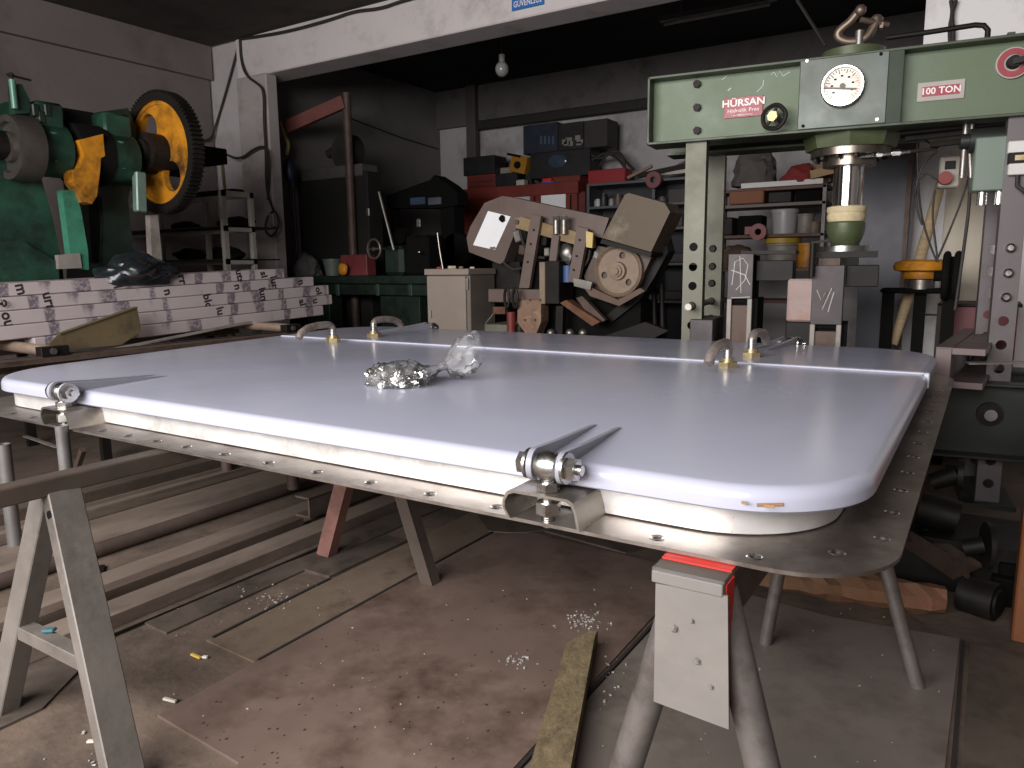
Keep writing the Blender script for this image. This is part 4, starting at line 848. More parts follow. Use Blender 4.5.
# the big gear
G = yz(160, 153); GR = .505; YG = G.y
gear = thing('x', (0, 0, 0), 'x', 'x') if False else None
rim = []; nT = 84; m = MB()
def gp(r, a, y): return V((XP+r*cos(a), y, G.z+r*sin(a)))
pol = []
for i in range(nT):
    a = 2*pi*i/nT; pol += [(a-.6*pi/nT, GR-.022), (a-.35*pi/nT, GR), (a+.35*pi/nT, GR), (a+.6*pi/nT, GR-.022)]
ri = GR-.085; n = len(pol); y0, y1 = YG-.03, YG+.075
vs = [gp(r, a, y0) for a, r in pol]+[gp(r, a, y1) for a, r in pol]+[gp(ri, a, y0) for a, r in pol]+[gp(ri, a, y1) for a, r in pol]
m.add(vs, [(i, (i+1) % n, n+(i+1) % n, n+i) for i in range(n)]+[(2*n+i, 2*n+(i+1) % n, (i+1) % n, i) for i in range(n)]+[(n+i, n+(i+1) % n, 3*n+(i+1) % n, 3*n+i) for i in range(n)]+[(3*n+i, 3*n+(i+1) % n, 2*n+(i+1) % n, 2*n+i) for i in range(n)])
rimo = m.build('gear_wheel', mk('greasy_teeth', '#2b2724', .4, .5, .2), mp_); lab(rimo, 'big black toothed rim around a yellow spoked disc')
hl = [[(XP+.245*cos(a0)+.115*cos(t_), G.z+.245*sin(a0)+.125*sin(t_)) for t_ in [2*pi*k/18 for k in range(18)]] for a0 in (rad(122), rad(-55))]
MB().sheet(circ(XP, G.z, ri+.004, 56), hl, (0, YG+.05, 0), X_, Z_, .05).build('web_disc', M_yel, rimo)
MB().lathe([(ri+.002, 0), (ri-.03, .0), (ri-.03, .05)], (XP, YG-.01, G.z), Y_, 56).build('inner_lip', M_yel, rimo)
MB().cyl((XP, YG-.14, G.z), (XP, YG+.10, G.z), .15, n=32).cyl((XP, YG-.18, G.z), (XP, YG-.14, G.z), .09, n=24).build('hub', M_dark, rimo)
# pinion guard / dark bracket and grey post
p0, p1 = at(188, 150, x=XP-.1), at(224, 152, x=XP-.1)
MB().bb(XP-.35, XP-.05, p0.y, p1.y, p0.z-.09, p0.z+.05, .01).build('pinion_guard', M_blk, mp_)
p0, p1 = at(139, 172, x=XP+.05), at(139, 212, x=XP+.05); MB().bar(p0, (p0.x, p0.y-.02, p1.z), .09, .07, X_, .01).build('guide_post', mk('grey_green_post', '#6d8379', .45, .2), mp_)
outline([(150, 215), (158, 215), (166, 300), (160, 330), (154, 300)], XP-.02, .07, 'frame_post', M_gl)

# ------------------------------------------------------------------ helper for the far part (1:1.2)
def ra(px, py, y): return at(px, py, y=y)
def RW(p): return ROOM @ V(p)
def rthing(name, p, label, cat, group=None, z=None): return thing(name, RW((p[0], p[1], B0 if z is None else z)), label, cat, group)
# rack behind the press
rkM = mk('rack_grey_paint', '#7b776f', .6, .1, .15, 7)
a, b = ra(120, 192, 4.3), ra(252, 192, 4.3)
rk = rthing('storage_rack', ((a.x+b.x)/2, 4.3, 0), 'grey open angle-iron rack with dark bundles, left of the pillar', 'rack')
x1 = b.x; z1, z2, z3 = ra(250, 193, 4.3).z, ra(250, 227, 4.3).z, ra(250, 259, 4.3).z
for x in (x1, ra(207, 192, 4.3).x, ra(160, 192, 4.3).x, ra(110, 192, 4.3).x): 
    RM().bb(x-.045, x, 4.28, 4.31, B0, z1).build('upright', rkM, rk)
    if x == x1: RM().bb(x-.045, x, 4.0, 4.04, B0, z1).build('upright', rkM, rk)
for z in (z1, z2, z3): RM().bb(ra(110, 192, 4.3).x, x1, 4.275, 4.285, z-.045, z).bb(x1-.01, x1, 4.0, 4.31, z-.045, z).build('shelf_rail', rkM, rk)
for z in (z2, z3): RM().bb(ra(110, 192, 4.3).x, x1, 4.01, 4.56, z-.012, z).build('shelf_board', M_dark, rk)
for i, (p0, r) in enumerate((((235, 222), .09), ((225, 252), .1), ((185, 222), .08), ((190, 254), .09))):
    p = ra(*p0, 4.45); tag(RM().ball((p.x, 4.45, [z2, z3, z2, z3][i]+r*.55), r, 3, (2.6, .8, .65), .35).build('dark_bundle', M_blk), ['dark sack on the upper right bay of the rack', 'dark sack on the lower right bay of the rack', 'dark sack in the upper middle bay of the rack', 'dark sack in the lower middle bay of the rack'][i], 'sack')
p = ra(218, 190, 4.4); tag(RM().bb(p.x-.35, p.x+.35, 4.28, 4.42, z1+.002, z1+.05, .015).build('dark_bundle', M_blk), 'flat dark pile lying on top of the rack', 'sack')
a, b = ra(222, 160, 4.35), ra(225, 190, 4.35); tag(RM().tube([a, V((b.x, b.y, z1+.05))], .014).build('pale_stick', M_wood), 'short pale stick standing on top of the rack', 'stick')
# cables on the front wall, pillar, beam
def cable(pts, r, label, y=None): 
    P = [ra(a, b, c) for a, b, c in pts]; return tag(RM().tube(smooth(P, 2), r, 6).build('cable', M_cable), label, 'cable')
cable(((240, 39, 5.24), (262, 36, 5.24), (290, 31, 5.24), (330, 20, 5.24), (355, 11, 5.24), (380, 9, 5.24), (402, 1, 5.24), (430, -6, 5.24)), .014, 'dark cable running up along the top of the white beam')
cable(((240, 39, 5.24), (241, 60, 5.24), (246, 76, 5.20), (258, 84, 5.18), (264, 90, 5.18), (264, 120, 5.18), (266, 150, 5.18), (266, 190, 5.18), (274, 212, 5.18)), .013, 'dark cable running down the front of the pillar')
cable(((240, 39, 5.27), (228, 85, 5.27), (215, 128, 5.27), (211, 140, 5.2), (195, 141, 5.0)), .011, 'cable slanting from the beam end down to the green press')
cable(((242, 45, 5.27), (243, 90, 5.27), (245, 150, 5.27), (246, 192, 5.27)), .006, 'thin vertical cable on the white wall beside the pillar')
cable(((225, 154, 5.15), (240, 160, 5.18), (255, 148, 5.16), (266, 146, 5.16), (270, 158, 5.18), (268, 200, 5.18)), .012, 'looping cable between the rack and the pillar')
cable(((274, 210, 5.18), (266, 218, 5.15), (265, 232, 5.15), (272, 238, 5.15), (280, 225, 5.15), (276, 212, 5.18)), .010, 'coil of cable hanging by the pillar socket')
p = ra(276, 222, 5.2); tag(RM().bb(p.x-.04, p.x+.03, 5.14, 5.215, p.z-.05, p.z+.08, .01).build('wall_socket', M_gl), 'small grey socket box on the pillar', 'socket')
cable(((797, 0, 5.9), (811, 22, 5.9), (826, 46, 5.9)), .012, 'thin line slanting across the dark opening above the press')
cable(((951, 0, 5.24), (953, 12, 5.24), (949, 30, 5.24), (952, 60, 5.24)), .012, 'first of two cables down the right white pillar')
cable(((956, 0, 5.24), (951, 15, 5.24), (954, 35, 5.24), (950, 60, 5.24)), .012, 'second cable down the right white pillar')
# safety sign on the beam
a, b = ra(512, 11, 5.25), ra(544, 4.5, 5.25); w = b.x-a.x; z0 = (a.z+b.z)/2
sg = RM().bb(a.x, b.x, 5.245, 5.258, z0, z0+.26, .002).build('safety_sign', mk('sign_blue', '#2f6db0', .4, 0, .03)); tag(sg, 'blue safety sign with white and yellow lettering on the white beam', 'sign')
ty = RS*5.244
text('lettering', 'GÜVENLİĞİ', .075*1.0, RW(((a.x+b.x)/2, 5.2435, z0+.04)), X_, Z_, whtL, sg, bold=.001, sx=.75)
text('lettering', 'İŞ', .14, RW(((a.x+b.x)/2, 5.2435, z0+.15)), X_, Z_, mk('sign_yellow', '#e3c93a', .4), sg, bold=.002)
# lamp, tube fitting
p = ra(502, 68, 6.3); z_ = 3.62
lp = rthing('hanging_lamp', (p.x, 6.3, 0), 'round glass bulb lamp hanging from the black ceiling', 'lamp', None, p.z); 
RM().tube([(p.x, 6.3, p.z+.1), (p.x, 6.3, 3.70)], .006).build('cord', M_cable, lp)
RM().cyl((p.x, 6.3, p.z+.04), (p.x, 6.3, p.z+.12), .03).build('lamp_holder', M_gl, lp)
RM().ball((p.x, 6.3, p.z-.01), .065, 3, (1, 1, 1.1)).build('bulb', mk('dusty_glass', '#8b8b8b', .15, 0, .1), lp)
a, b = ra(659, 22, 6.9), ra(776, 2, 6.9); tl = rthing('strip_light', (a.x, 6.9, 0), 'unlit strip light on the black ceiling above the press', 'lamp', None, a.z); 
RM().bb(a.x, b.x, 6.88, 6.95, a.z, a.z+.045, .004).bb(a.x+.2, a.x+.23, 6.9, 6.92, a.z, 3.72).bb(b.x-.2, b.x-.17, 6.9, 6.92, a.z, 3.72).build('housing', mk('strip_housing', '#4a4644', .5), tl)
RM().cyl((a.x+.05, 6.90, a.z-.025), (b.x-.05, 6.90, a.z-.025), .018, n=12).build('tube', mk('dusty_tube', '#8b8784', .4), tl)

# ------------------------------------------------------------------ control cabinet
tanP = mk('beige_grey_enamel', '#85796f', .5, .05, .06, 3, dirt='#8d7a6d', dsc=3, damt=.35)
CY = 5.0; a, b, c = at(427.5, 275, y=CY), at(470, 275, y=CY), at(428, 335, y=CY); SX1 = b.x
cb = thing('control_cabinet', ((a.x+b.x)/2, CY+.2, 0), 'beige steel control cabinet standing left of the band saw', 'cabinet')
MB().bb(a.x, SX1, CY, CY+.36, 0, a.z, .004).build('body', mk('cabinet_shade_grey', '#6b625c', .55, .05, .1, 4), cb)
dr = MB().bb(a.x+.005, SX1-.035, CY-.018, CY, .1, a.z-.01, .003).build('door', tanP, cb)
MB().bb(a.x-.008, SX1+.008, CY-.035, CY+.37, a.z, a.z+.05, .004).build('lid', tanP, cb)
p = at(466, 290, y=CY-.02); MB().cyl((SX1-.02, CY-.012, a.z-.12), (SX1-.02, CY-.012, a.z-.03), .010).build('hinge', M_gl, cb)
MB().cyl((SX1-.02, CY-.012, .2), (SX1-.02, CY-.012, .3), .010).build('hinge', M_gl, cb)
p = at(431, 314, y=CY-.02); MB().bb(p.x-.01, p.x+.01, CY-.035, CY-.018, p.z-.03, p.z+.03).build('door_catch', M_gl, dr)
random.seed(4)
for i, (c_, px, s_) in enumerate((('#8c2f2c', 441, .022), ('#b9b09a', 452, .03), ('#5f4a3c', 460, .025), ('#a34a42', 447, .02), ('#c8c1b4', 468, .018), ('#6b6660', 436, .02))):
    p = at(px, 268, y=CY+.1); o = MB().box((p.x, CY+.08+.02*i, a.z+.05+s_*.4), (s_*2, s_*1.4, s_*.8), (0, 0, i), .004).build('small_part', mk('bit%d' % i, c_, .5)); tag(o, ['dark red bit', 'pale beige bit', 'brown bit', 'light red bit', 'off-white bit', 'grey bit'][i]+' lying on top of the beige control cabinet', 'small part')
p = at(443, 268, y=CY+.05); tag(MB().tube(smooth([V((p.x, CY+.05, a.z+.05)), V((p.x-.03, CY+.05, a.z+.2)), V((p.x-.05, CY+.05, a.z+.35))]), .006).build('bent_wire', M_steel), 'thin wire standing on the beige control cabinet', 'wire')

# ------------------------------------------------------------------ band saw
SY = 5.3; bs = thing('band_saw', (at(570, 300, y=SY).x, SY+.2, 0), 'old brown horizontal band saw with its bow raised, standing behind the hatch', 'band saw')
hsM = mk('saw_brown_paint', '#63534d', .5, .1, .1, 5, dirt='#5a4a43', damt=.35); hsL = mk('saw_tan_paint', '#86704f', .6, .1, .25, 9, dirt='#6b5138', damt=.4)
covM = mk('saw_cover_stained', '#5b4e40', .6, .2, .2, 6, dirt='#857868', dsc=4, damt=.25)
def pp(pxs, y, t, name, mat, par=bs):
    P = [at(a, b, y=y) for a, b in pxs]; return MB().sheet([(p.x, p.z) for p in P], [], (0, y+t, 0), X_, Z_, t).build(name, mat, par)
pp([(466.5, 238), (470, 227), (484.5, 203), (502, 196), (510, 197), (609, 218), (602, 238), (520, 218), (517, 227), (503.5, 262), (500, 264), (469, 252)], SY, .16, 'bow_housing', hsM)
pp([(488, 211), (510.5, 216.5), (495, 250), (473, 245)], SY-.012, .01, 'notice_sheet', M_paper)
p = at(502, 218.5, y=SY-.02); MB().ball((p.x, SY-.02, p.z), .03, 2, (1, .4, 1), .3).build('black_smudge', M_blk, bs)
p = at(493, 248, y=SY-.02); MB().bb(p.x-.03, p.x+.02, SY-.022, SY-.012, p.z-.01, p.z+.01).build('clip', M_steel, bs)
pp([(515, 218), (522, 217), (592, 236), (593, 248), (583, 247), (516, 228)], SY-.07, .06, 'guide_beam', hsL)
p = at(517, 222, y=SY-.075); MB().cyl((p.x, SY-.085, p.z), (p.x, SY-.07, p.z), .02).build('beam_screw', M_brown, bs)
pp([(531, 214), (541, 216), (529, 288), (519, 288)], SY-.11, .04, 'guide_arm', hsM); pp([(577, 226), (588, 229), (578, 284), (568, 281)], SY-.11, .04, 'guide_arm', hsM)
for px, py in ((534, 230), (531, 244), (528, 262), (580, 240), (577, 256), (574, 270)): 
    p = at(px, py, y=SY-.11); MB().cyl((p.x, SY-.12, p.z), (p.x, SY-.11, p.z), .009, n=8).build('screw', M_dark, bs)
pp([(586, 231), (593, 233), (592, 248), (586, 247)], SY-.12, .02, 'ochre_tab', mk('pale_ochre', '#c9b071', .5))
for px in (555, 563):
    p = at(px, 226, y=SY-.12); MB().cyl((p.x, SY-.1, p.z-.06), (p.x, SY-.1, p.z+.06), .025).hexn((p.x, SY-.1, p.z+.06), Z_, .03, .03).build('guide_stud', M_steel, bs)
pp([(552, 234), (559, 236), (556, 262), (549, 262)], SY-.1, .03, 'link_arm', hsM)
p = at(564, 253, y=SY-.05); MB().ball((p.x, SY-.0, p.z), .07, 2, (1, .8, 1.1), .25).build('coolant_head', M_steel, bs)
p = at(566, 272, y=SY-.06); MB().cyl((p.x, SY-.02, p.z-.08), (p.x, SY-.02, p.z+.05), .055).build('blue_motor', mk('motor_blue', '#2f4d7a', .5), bs)
pp([(625, 194.5), (629, 193), (664.6, 203), (670, 212), (651, 252), (602, 238)], SY-.16, .26, 'belt_cover', covM)
pp([(602, 239), (652, 253), (650, 257), (600, 243)], SY-.17, .28, 'cover_edge', M_dark)
pp([(598, 246), (652, 256), (640, 282), (632, 295), (618, 303), (588, 290), (584, 276)], SY-.02, .12, 'wheel_case', mk('wheel_case_brown', '#51453e', .5, .3, .2, 7))
pp([(652, 244), (664, 236), (668, 252), (655, 276), (640, 300), (612, 322), (606, 316), (632, 294)], SY+.06, .15, 'bow_arm', M_dark)
w = at(617.5, 271, y=SY-.06); r = .196
wh = MB().lathe([(r, .05), (r, -.01), (r-.012, -.02), (r-.02, -.008), (r-.03, .004)], (w.x, SY-.05, w.z), Y_, 44); hl = [circ(w.x+.12*cos(rad(a)), w.z+.12*sin(rad(a)), .026, 12) for a in (75, 195, 315)]
who = wh.build('band_wheel', M_tan, bs)
MB().sheet(circ(w.x, w.z, r-.01, 40), hl, (0, SY-.035, 0), X_, Z_, .01).build('wheel_web', M_tan, who)
MB().lathe([(.07, .0), (.065, -.03), (.045, -.032), (.044, -.05), (.028, -.052), (.028, -.07), (0, -.07)], (w.x, SY-.045, w.z), Y_, 24).build('hub', M_tan, who)
pp([(584, 288), (590, 287), (618, 300), (640, 288), (645, 291), (619, 306), (590, 296)], SY-.1, .05, 'blade_guard', mk('guard_brown', '#5f4a3e', .6, .2, .25))
pp([(573, 278), (592, 282), (590, 290), (574, 286)], SY-.13, .03, 'guide_block', M_steel)
random.seed(21)
for k, (px, py, r, mm) in enumerate(((520, 236, .05, M_steel), (524, 250, .04, M_brown), (545, 240, .045, M_dark), (549, 252, .035, M_steel), (573, 252, .03, M_brown), (584, 262, .04, M_dark), (598, 255, .03, M_steel), (600, 266, .035, M_dark))):
    p = at(px, py, y=SY+.02); MB().box((p.x, SY+.03, p.z), (r*1.6, .1, r*2), (0, random.uniform(-.5, .5), 0), .008).build('fitting', mm, bs)
for k, pts in enumerate((((519, 228), (523, 244), (530, 256), (545, 258)), ((566, 262), (580, 270), (588, 262), (590, 250)), ((503, 262), (512, 270), (522, 268)))):
    MB().tube(smooth([at(a, b, y=SY-.03) for a, b in pts]), .011, 6).build('hose', M_cable, bs)
# vice, base and feet
def pbox(x0, y0, x1, y1, y, dep, name, mat, par=bs, floor=False, bev=.004):
    a, b = at(x0, y0, y=y), at(x1, y1, y=y); return MB().bb(a.x, b.x, y, y+dep, 0 if floor else b.z, a.z, bev).build(name, mat, par)
pbox(488, 289, 541, 303, SY-.1, .3, 'vice_rail', hsM); pbox(539, 262, 545, 304, SY-.16, .25, 'vice_post', mk('post_tan', '#81705f', .5, .2), bs); pbox(545, 261, 559, 304, SY-.14, .25, 'vice_jaw', M_dark)
pbox(526, 262, 539, 290, SY-.02, .1, 'back_plate', M_blk)
pp([(518, 300), (541, 300), (541, 322), (536, 334), (526, 334), (517, 322)], SY-.16, .12, 'feed_casting', mk('rusty_casting', '#7d6250', .6, .2, .3, 14, dirt='#a98f74', dsc=9, damt=.3))
for i in range(5):
    p = at(520+5*i, 300+(i % 2)*20, y=SY-.165); MB().ball((p.x, SY-.165, p.z), .012, 1).build('casting_bolt', M_rust, bs)
p = at(511, 312, y=SY-.2); hy = MB().cyl((p.x, SY-.2, p.z-.25), (p.x+.0, SY-.2, p.z), .035, n=20).build('red_cylinder', M_redd, bs)
for dx in (-.04, .04):
    m = MB(); c = at(511, 298, y=SY-.2); m.tube([(c.x+dx+.022*cos(t_), SY-.2, c.z+.075*sin(t_)) for t_ in [2*pi*k/20 for k in range(21)]], .012, 8); m.build('clevis_ring', M_dark, bs)
pp([(493, 307), (505, 307), (505, 314), (493, 314)], SY-.16, .05, 'stop_block', M_rust)
tag(MB().bar(at(486, 323, y=SY-.15), at(496, 311, y=SY-.15), .012, .01).build('pin', M_steel, None), 'thin bright pin sticking out at the left of the band saw vice', 'pin')
bpy.data.objects['pin'].name = 'steel_pin'
pbox(484, 324, 520, 350, SY-.1, .4, 'base_panel', mk('base_grey_green', '#6a6a5c', .6, .1), bs, True)
pbox(541, 300, 640, 350, SY+.1, .35, 'machine_base', M_blk, bs, True)
pbox(506, 232, 596, 300, SY+.17, .2, 'rear_casting', M_blk, bs)
pbox(492, 262, 520, 290, SY+.1, .2, 'rear_motor', M_dark, bs)
pp([(560, 303), (566, 300), (600, 322), (592, 326)], SY-.16, .1, 'chute', M_rust); pp([(576, 298), (582, 296), (605, 320), (597, 326)], SY-.1, .05, 'chute_side', M_brown)
pp([(556, 306), (563, 306), (562, 340), (555, 340)], SY-.1, .06, 'post', M_dark)
pp([(605, 336), (645, 322), (668, 331), (640, 345)], SY+.02, .05, 'tray', M_dark)
for px in (551, 570, 583): 
    p = at(px, 333, y=SY-.14); MB().cyl((p.x, SY-.14, .7), (p.x, SY-.14, p.z), .03).ball((p.x, SY-.14, p.z), .035, 2).build('knob', M_steel, bs)
for k in range(3):
    x0 = at(650+8*k, 300, y=SY+.3).x; MB().cyl((x0, SY+.35, .0), (x0-.06, SY+.35, at(660, 285, y=SY).z), .02).build('rear_strut', M_dark, bs)
# ------------------------------------------------------------------ shelving along the back wall
QY = 8.15
def rp_(x0, y0, x1, y1, y, dep, name, mat, par=None, label=None, cat=None, group=None, zb=None, bev=.006, rot=None):
    a, b = ra(x0, y0, y), ra(x1, y1, y); z0 = b.z if zb is None else zb
    o = RM().box(((a.x+b.x)/2, y+dep/2, (a.z+z0)/2), (abs(b.x-a.x), dep, abs(a.z-z0)), (0, rot, 0) if rot else None, bev).build(name, mat, par)
    if label: tag(o, label, cat, group)
    return o
redC = mk('red_tool_cabinet', '#6f2c23', .5, 0, .12, 4, dirt='#5e211b', damt=.35); redC2 = mk('dark_red_cabinet', '#5c2420', .5, 0, .15)
navy = mk('navy_box', '#1d2430', .5, 0, .15); blk2 = mk('black_case', '#1c1a1b', .5, 0, .2); shM2 = mk('shelf_grey', '#5b5a5e', .5, .3, .1)
zT = ra(520, 192, QY).z
rc = rthing('red_cabinet', (ra(520, 200, QY).x, QY+.2, 0), 'wide red tool cabinet against the back wall with white papers on its doors', 'cabinet')
rp_(463, 192, 577, 238, QY, .45, 'body', redC, rc); rp_(461, 238, 584, 300, QY-.01, .46, 'dark_bench', M_blk, rc, zb=B0); rp_(462, 189.5, 578, 193, QY-.02, .49, 'top', redC, rc)
rp_(576, 192, 585, 238, QY+.05, .3, 'side_panel', redC2, rc)
for i, (x0, x1, y0, y1) in enumerate(((514, 530, 194, 215), (541, 565.5, 193, 222))): rp_(x0, y0, x1, y1, QY-.012, .01, 'paper', M_paper if i else mk('grey_paper', '#b5b3b8', .6), rc, bev=0)
for x0 in (500, 534, 570): rp_(x0, 195, x0+1.2, 237, QY-.006, .008, 'door_gap', M_blk, rc, bev=0)
dt = ra(462, 189.5, QY-.02).z+.002
def onz(x0, y0, x1, name, mat, label, cat, y=QY+.1, dep=.3, zb=None, **k): return rp_(x0, y0, x1, y0+1, y, dep, name, mat, None, label, cat, zb=(dt if zb is None else zb), **k)
rb = onz(467, 176, 495, 'drawer_box', redC, 'red drawer box at the left end of the red cabinet top', 'box')
zb1_ = ra(467, 176, QY+.1).z
for k in range(3): rp_(468, 178+4.4*k, 494, 181+4.4*k, QY+.09, .01, 'drawer', redC2, rb, bev=.002)
onz(463, 158, 494, 'tool_case', blk2, 'black case on top of the red drawer box', 'case', zb=zb1_+.002); 
onz(496, 174, 517, 'tool_case', blk2, 'low black case right of the red drawer box', 'case')
onz(500, 168, 512, 'grey_box', M_gl, 'small grey box behind the tilted yellow tool', 'box', y=QY+.25, dep=.12, zb=ra(500, 174, QY+.1).z)
yt = rp_(510, 156, 526, 172, QY+.12, .16, 'yellow_case', mk('case_yellow', '#9a6a1c', .5, 0, .1), None, 'yellow-orange machine case lying tilted on the black case', 'case', rot=rad(14))
p = ra(517.5, 165, QY+.115); RM().cyl((p.x, QY+.1, p.z), (p.x, QY+.125, p.z), .045, n=20).build('black_port', M_blk, yt)
p = ra(517.5, 156, QY+.2); RM().box((p.x, QY+.2, p.z), (.20, .2, .03), (0, rad(14), 0), .004).build('case_top', M_blk, yt)
onz(516, 180, 524, 'white_label_tin', mk('tin_white', '#a7a39a', .5), 'small white-labelled tin beside the red and blue packet', 'tin', y=QY+.05, dep=.1)
onz(525, 172, 531, 'spray_can', M_dgrn, 'dark green can between the tin and the black boxes', 'can', y=QY+.2, dep=.08)
pk = onz(541, 182, 554, 'blue_packet', mk('packet_blue', '#2f5fb4', .5), 'blue packet with a red top on the red cabinet', 'packet', y=QY+.02, dep=.08)
rp_(542, 178.5, 551, 182, QY+.02, .08, 'red_top', M_redp, pk)
onz(551, 177, 580, 'drawer_box', redC, 'low red drawer box at the right end of the red cabinet top', 'box', y=QY+.1)
zz = ra(555, 177, QY+.1).z
sc = onz(530, 152, 590, 'black_equipment_box', blk2, 'wide black equipment box with a bluish sheen above the low red drawers', 'box', y=QY+.16, dep=.28, zb=zz+.003)
p = ra(557, 161, QY+.155); RM().ball((p.x, QY+.16, p.z), .13, 3, (1, .12, .62)).build('glossy_screen', mk('screen_sheen', '#3b4657', .12, 0, .2), sc)  # bluish oval paints a reflection on the front of the box
z3 = ra(555, 152, QY+.16).z
bx = [(523, 558, 126, navy, 'navy box, left of the three at the top of the pile'), (558, 584, 124, blk2, 'black and white patterned box, middle of the three at the top of the pile'), (584, 608, 121, mk('dark_brown_box', '#2c2624', .6), 'dark brown box, right of the three at the top of the pile')]
for i, (x0, x1, y0, mm, l) in enumerate(bx):
    o = onz(x0, y0, x1-.5, 'carton', mm, l, 'box', y=QY+.14, dep=.3, zb=z3+.003)
    if i == 1:
        random.seed(6)
        for k in range(7):
            px, py = 562+random.random()*18, 129+random.random()*16; rp_(px, py, px+3+random.random()*4, py+2+random.random()*3, QY+.132, .007, 'printed_patch', mk('patch_grey', '#77726f', .6), o, bev=0)
    if i == 0:
        for k in range(4): rp_(540+4*k, 136, 542+4*k, 144, QY+.132, .007, 'printed_patch', mk('patch_blue', '#38465e', .6), o, bev=0)
# grey metal shelving, middle
sh = rthing('metal_shelving', (ra(638, 200, QY).x, QY+.2, 0), 'grey metal shelving full of small parts between the red cabinet and the press column', 'shelf')
xa, xb = ra(587, 200, QY).x, ra(706, 200, QY).x; SZ = [ra(640, v, QY).z for v in (180, 204, 228, 263, 300)]
for x in (xa, (xa+xb)/2+.1, xb): RM().bb(x, x+.035, QY-.01, QY+.0, B0, SZ[0]).bb(x, x+.01, QY, QY+.42, B0+.0, SZ[0]).build('upright', shM2, sh)
for z in SZ: RM().bb(xa, xb+.035, QY-.012, QY+.42, z-.03, z, .003).build('shelf', shM2, sh)
RM().bb(xa, xb, QY+.42, QY+.43, B0, SZ[0]).build('back_panel', mk('shelf_back', '#38373b', .7), sh)
def onshelf(px, w, h, k, name, mat, label, cat, y=QY+.08, shape='box', dep=.12):
    c = ra(px, 200, y); z = SZ[k]+.002
    m = RM().bb(c.x-w/2, c.x+w/2, y, y+dep, z, z+h, .008) if shape == 'box' else RM().lathe([(0, 0), (w/2, 0), (w/2, h*.8), (w*.4, h*.85), (w*.4, h), (0, h)], (c.x, y+w/2, z), Z_, 18)
    return tag(m.build(name, mat), label, cat)
random.seed(9)
tb = onshelf(606, .48, .16, 0, 'toolbox', mk('toolbox_red', '#8f1f24', .5, 0, .1), 'bright red metal toolbox on top of the grey shelving', 'toolbox', dep=.22)
items = [(597, 'tub', '#a9a9ad', .10, .12), (604, 'jar', '#2b2a2c', .10, .16), (612, 'jar', '#8f8d8b', .07, .09), (618, 'tin', '#5a4a44', .12, .15), (626, 'jar', '#b0aca6', .06, .08), (650, 'coil', '#2d2928', .22, .12), (662, 'tin', '#4f4946', .12, .08), (676, 'box', '#3a3432', .2, .14), (690, 'tin', '#6d625b', .1, .12)]
posn = ['far left', 'second from left', 'left of the dark tin', 'dark middle', 'small pale', 'right of the centre post', 'low grey', 'wide dark', 'far right']
for k in (1, 2, 3, 4):
    for i, (px, nm, c_, w, h) in enumerate(items):
        if random.random() < .18: continue
        q = px+random.uniform(-2, 2); hh = h*random.uniform(.7, 1.2)
        onshelf(q, w, hh, k, nm if nm != 'coil' else 'black_box', mk('it'+c_[1:], c_, .5, .1), '%s %s on the %s shelf of the grey shelving' % (posn[i], nm if nm != 'coil' else 'black box', ('', 'second', 'third', 'fourth', 'lowest')[k]), nm if nm != 'coil' else 'box', shape='box' if nm in ('box', 'coil') else 'rd')
# bars, hoses and ring on top
p = ra(655, 182, QY-.05); m = RM(); 
m.lathe([(.035, -.03), (.09, -.03), (.09, .03), (.035, .03), (.035, -.03)], (p.x+.0, QY-.08, SZ[0]-.02), Y_, 24); tag(m.build('red_ring', mk('dusty_pink_red', '#7c4a4c', .6)), 'dull red ring hanging at the front edge of the top grey shelf', 'ring')
for i, (x0, y0, x1, y1, r) in enumerate(((628, 180, 652, 166, .02), (638, 178, 690, 165, .03), (655, 177, 688, 171, .025), (672, 171, 690, 160, .02))):
    a, b = ra(x0, y0-2, QY+.1+.05*i), ra(x1, y1, QY+.12+.05*i); a.z = max(a.z, SZ[0]+r); tag(RM().bar(a, b, r*2.4, r*1.6).build('steel_offcut', (M_tan, M_dark, M_steel, M_brown)[i]), ['pale flat offcut leaning right of the red toolbox', 'long dark offcut on top of the grey shelving', 'bright steel offcut on top of the grey shelving', 'brown offcut sticking up beside the press column'][i], 'offcut')
for i, pts in enumerate((((592, 160), (605, 152), (618, 158), (628, 172)), ((590, 154), (600, 160), (615, 150), (634, 170)), ((600, 166), (612, 145), (626, 160), (622, 178)))):
    P = [ra(a, b, QY+.2) for a, b in pts]; P[-1].z = max(P[-1].z, SZ[0]+.02); tag(RM().tube(smooth(P), .018, 6).build('black_hose', M_cable), ['lower', 'middle', 'upper'][i]+' black hose curling behind the red toolbox', 'hose')
# right shelving behind the ram
Q2 = 7.2
s2 = rthing('wooden_shelving', (ra(775, 200, Q2).x, Q2+.2, 0), 'reddish-brown shelving seen between the press column and the ram', 'shelf')
bsM = mk('brown_shelf', '#5c3f38', .6, .1, .15); xa, xb = ra(712, 200, Q2).x, ra(826, 200, Q2).x
S2 = [ra(775, v, Q2).z for v in (187, 203, 234, 268, 300)]
for k, z in enumerate(S2): RM().bb(xa, xb, Q2, Q2+.4, z-.03, z, .003).build('shelf', bsM if k != 1 else mk('grey_brown_shelf', '#6b625e', .6), s2)
for x in (xa, xb-.03): RM().bb(x, x+.03, Q2, Q2+.04, B0, S2[0]).bb(x, x+.03, Q2+.36, Q2+.4, B0, S2[0]).build('upright', bsM if x == xa else M_gl, s2)
def on2(x0, x1, y0, k, name, mat, label, cat, y=None, dep=.2, bev=.01):
    y = Q2+.05 if y is None else y; a, b = ra(x0, y0, y), ra(x1, y0, y); return tag(RM().bb(a.x, b.x, y, y+dep, S2[k]+.002, a.z, bev).build(name, mat), label, cat)
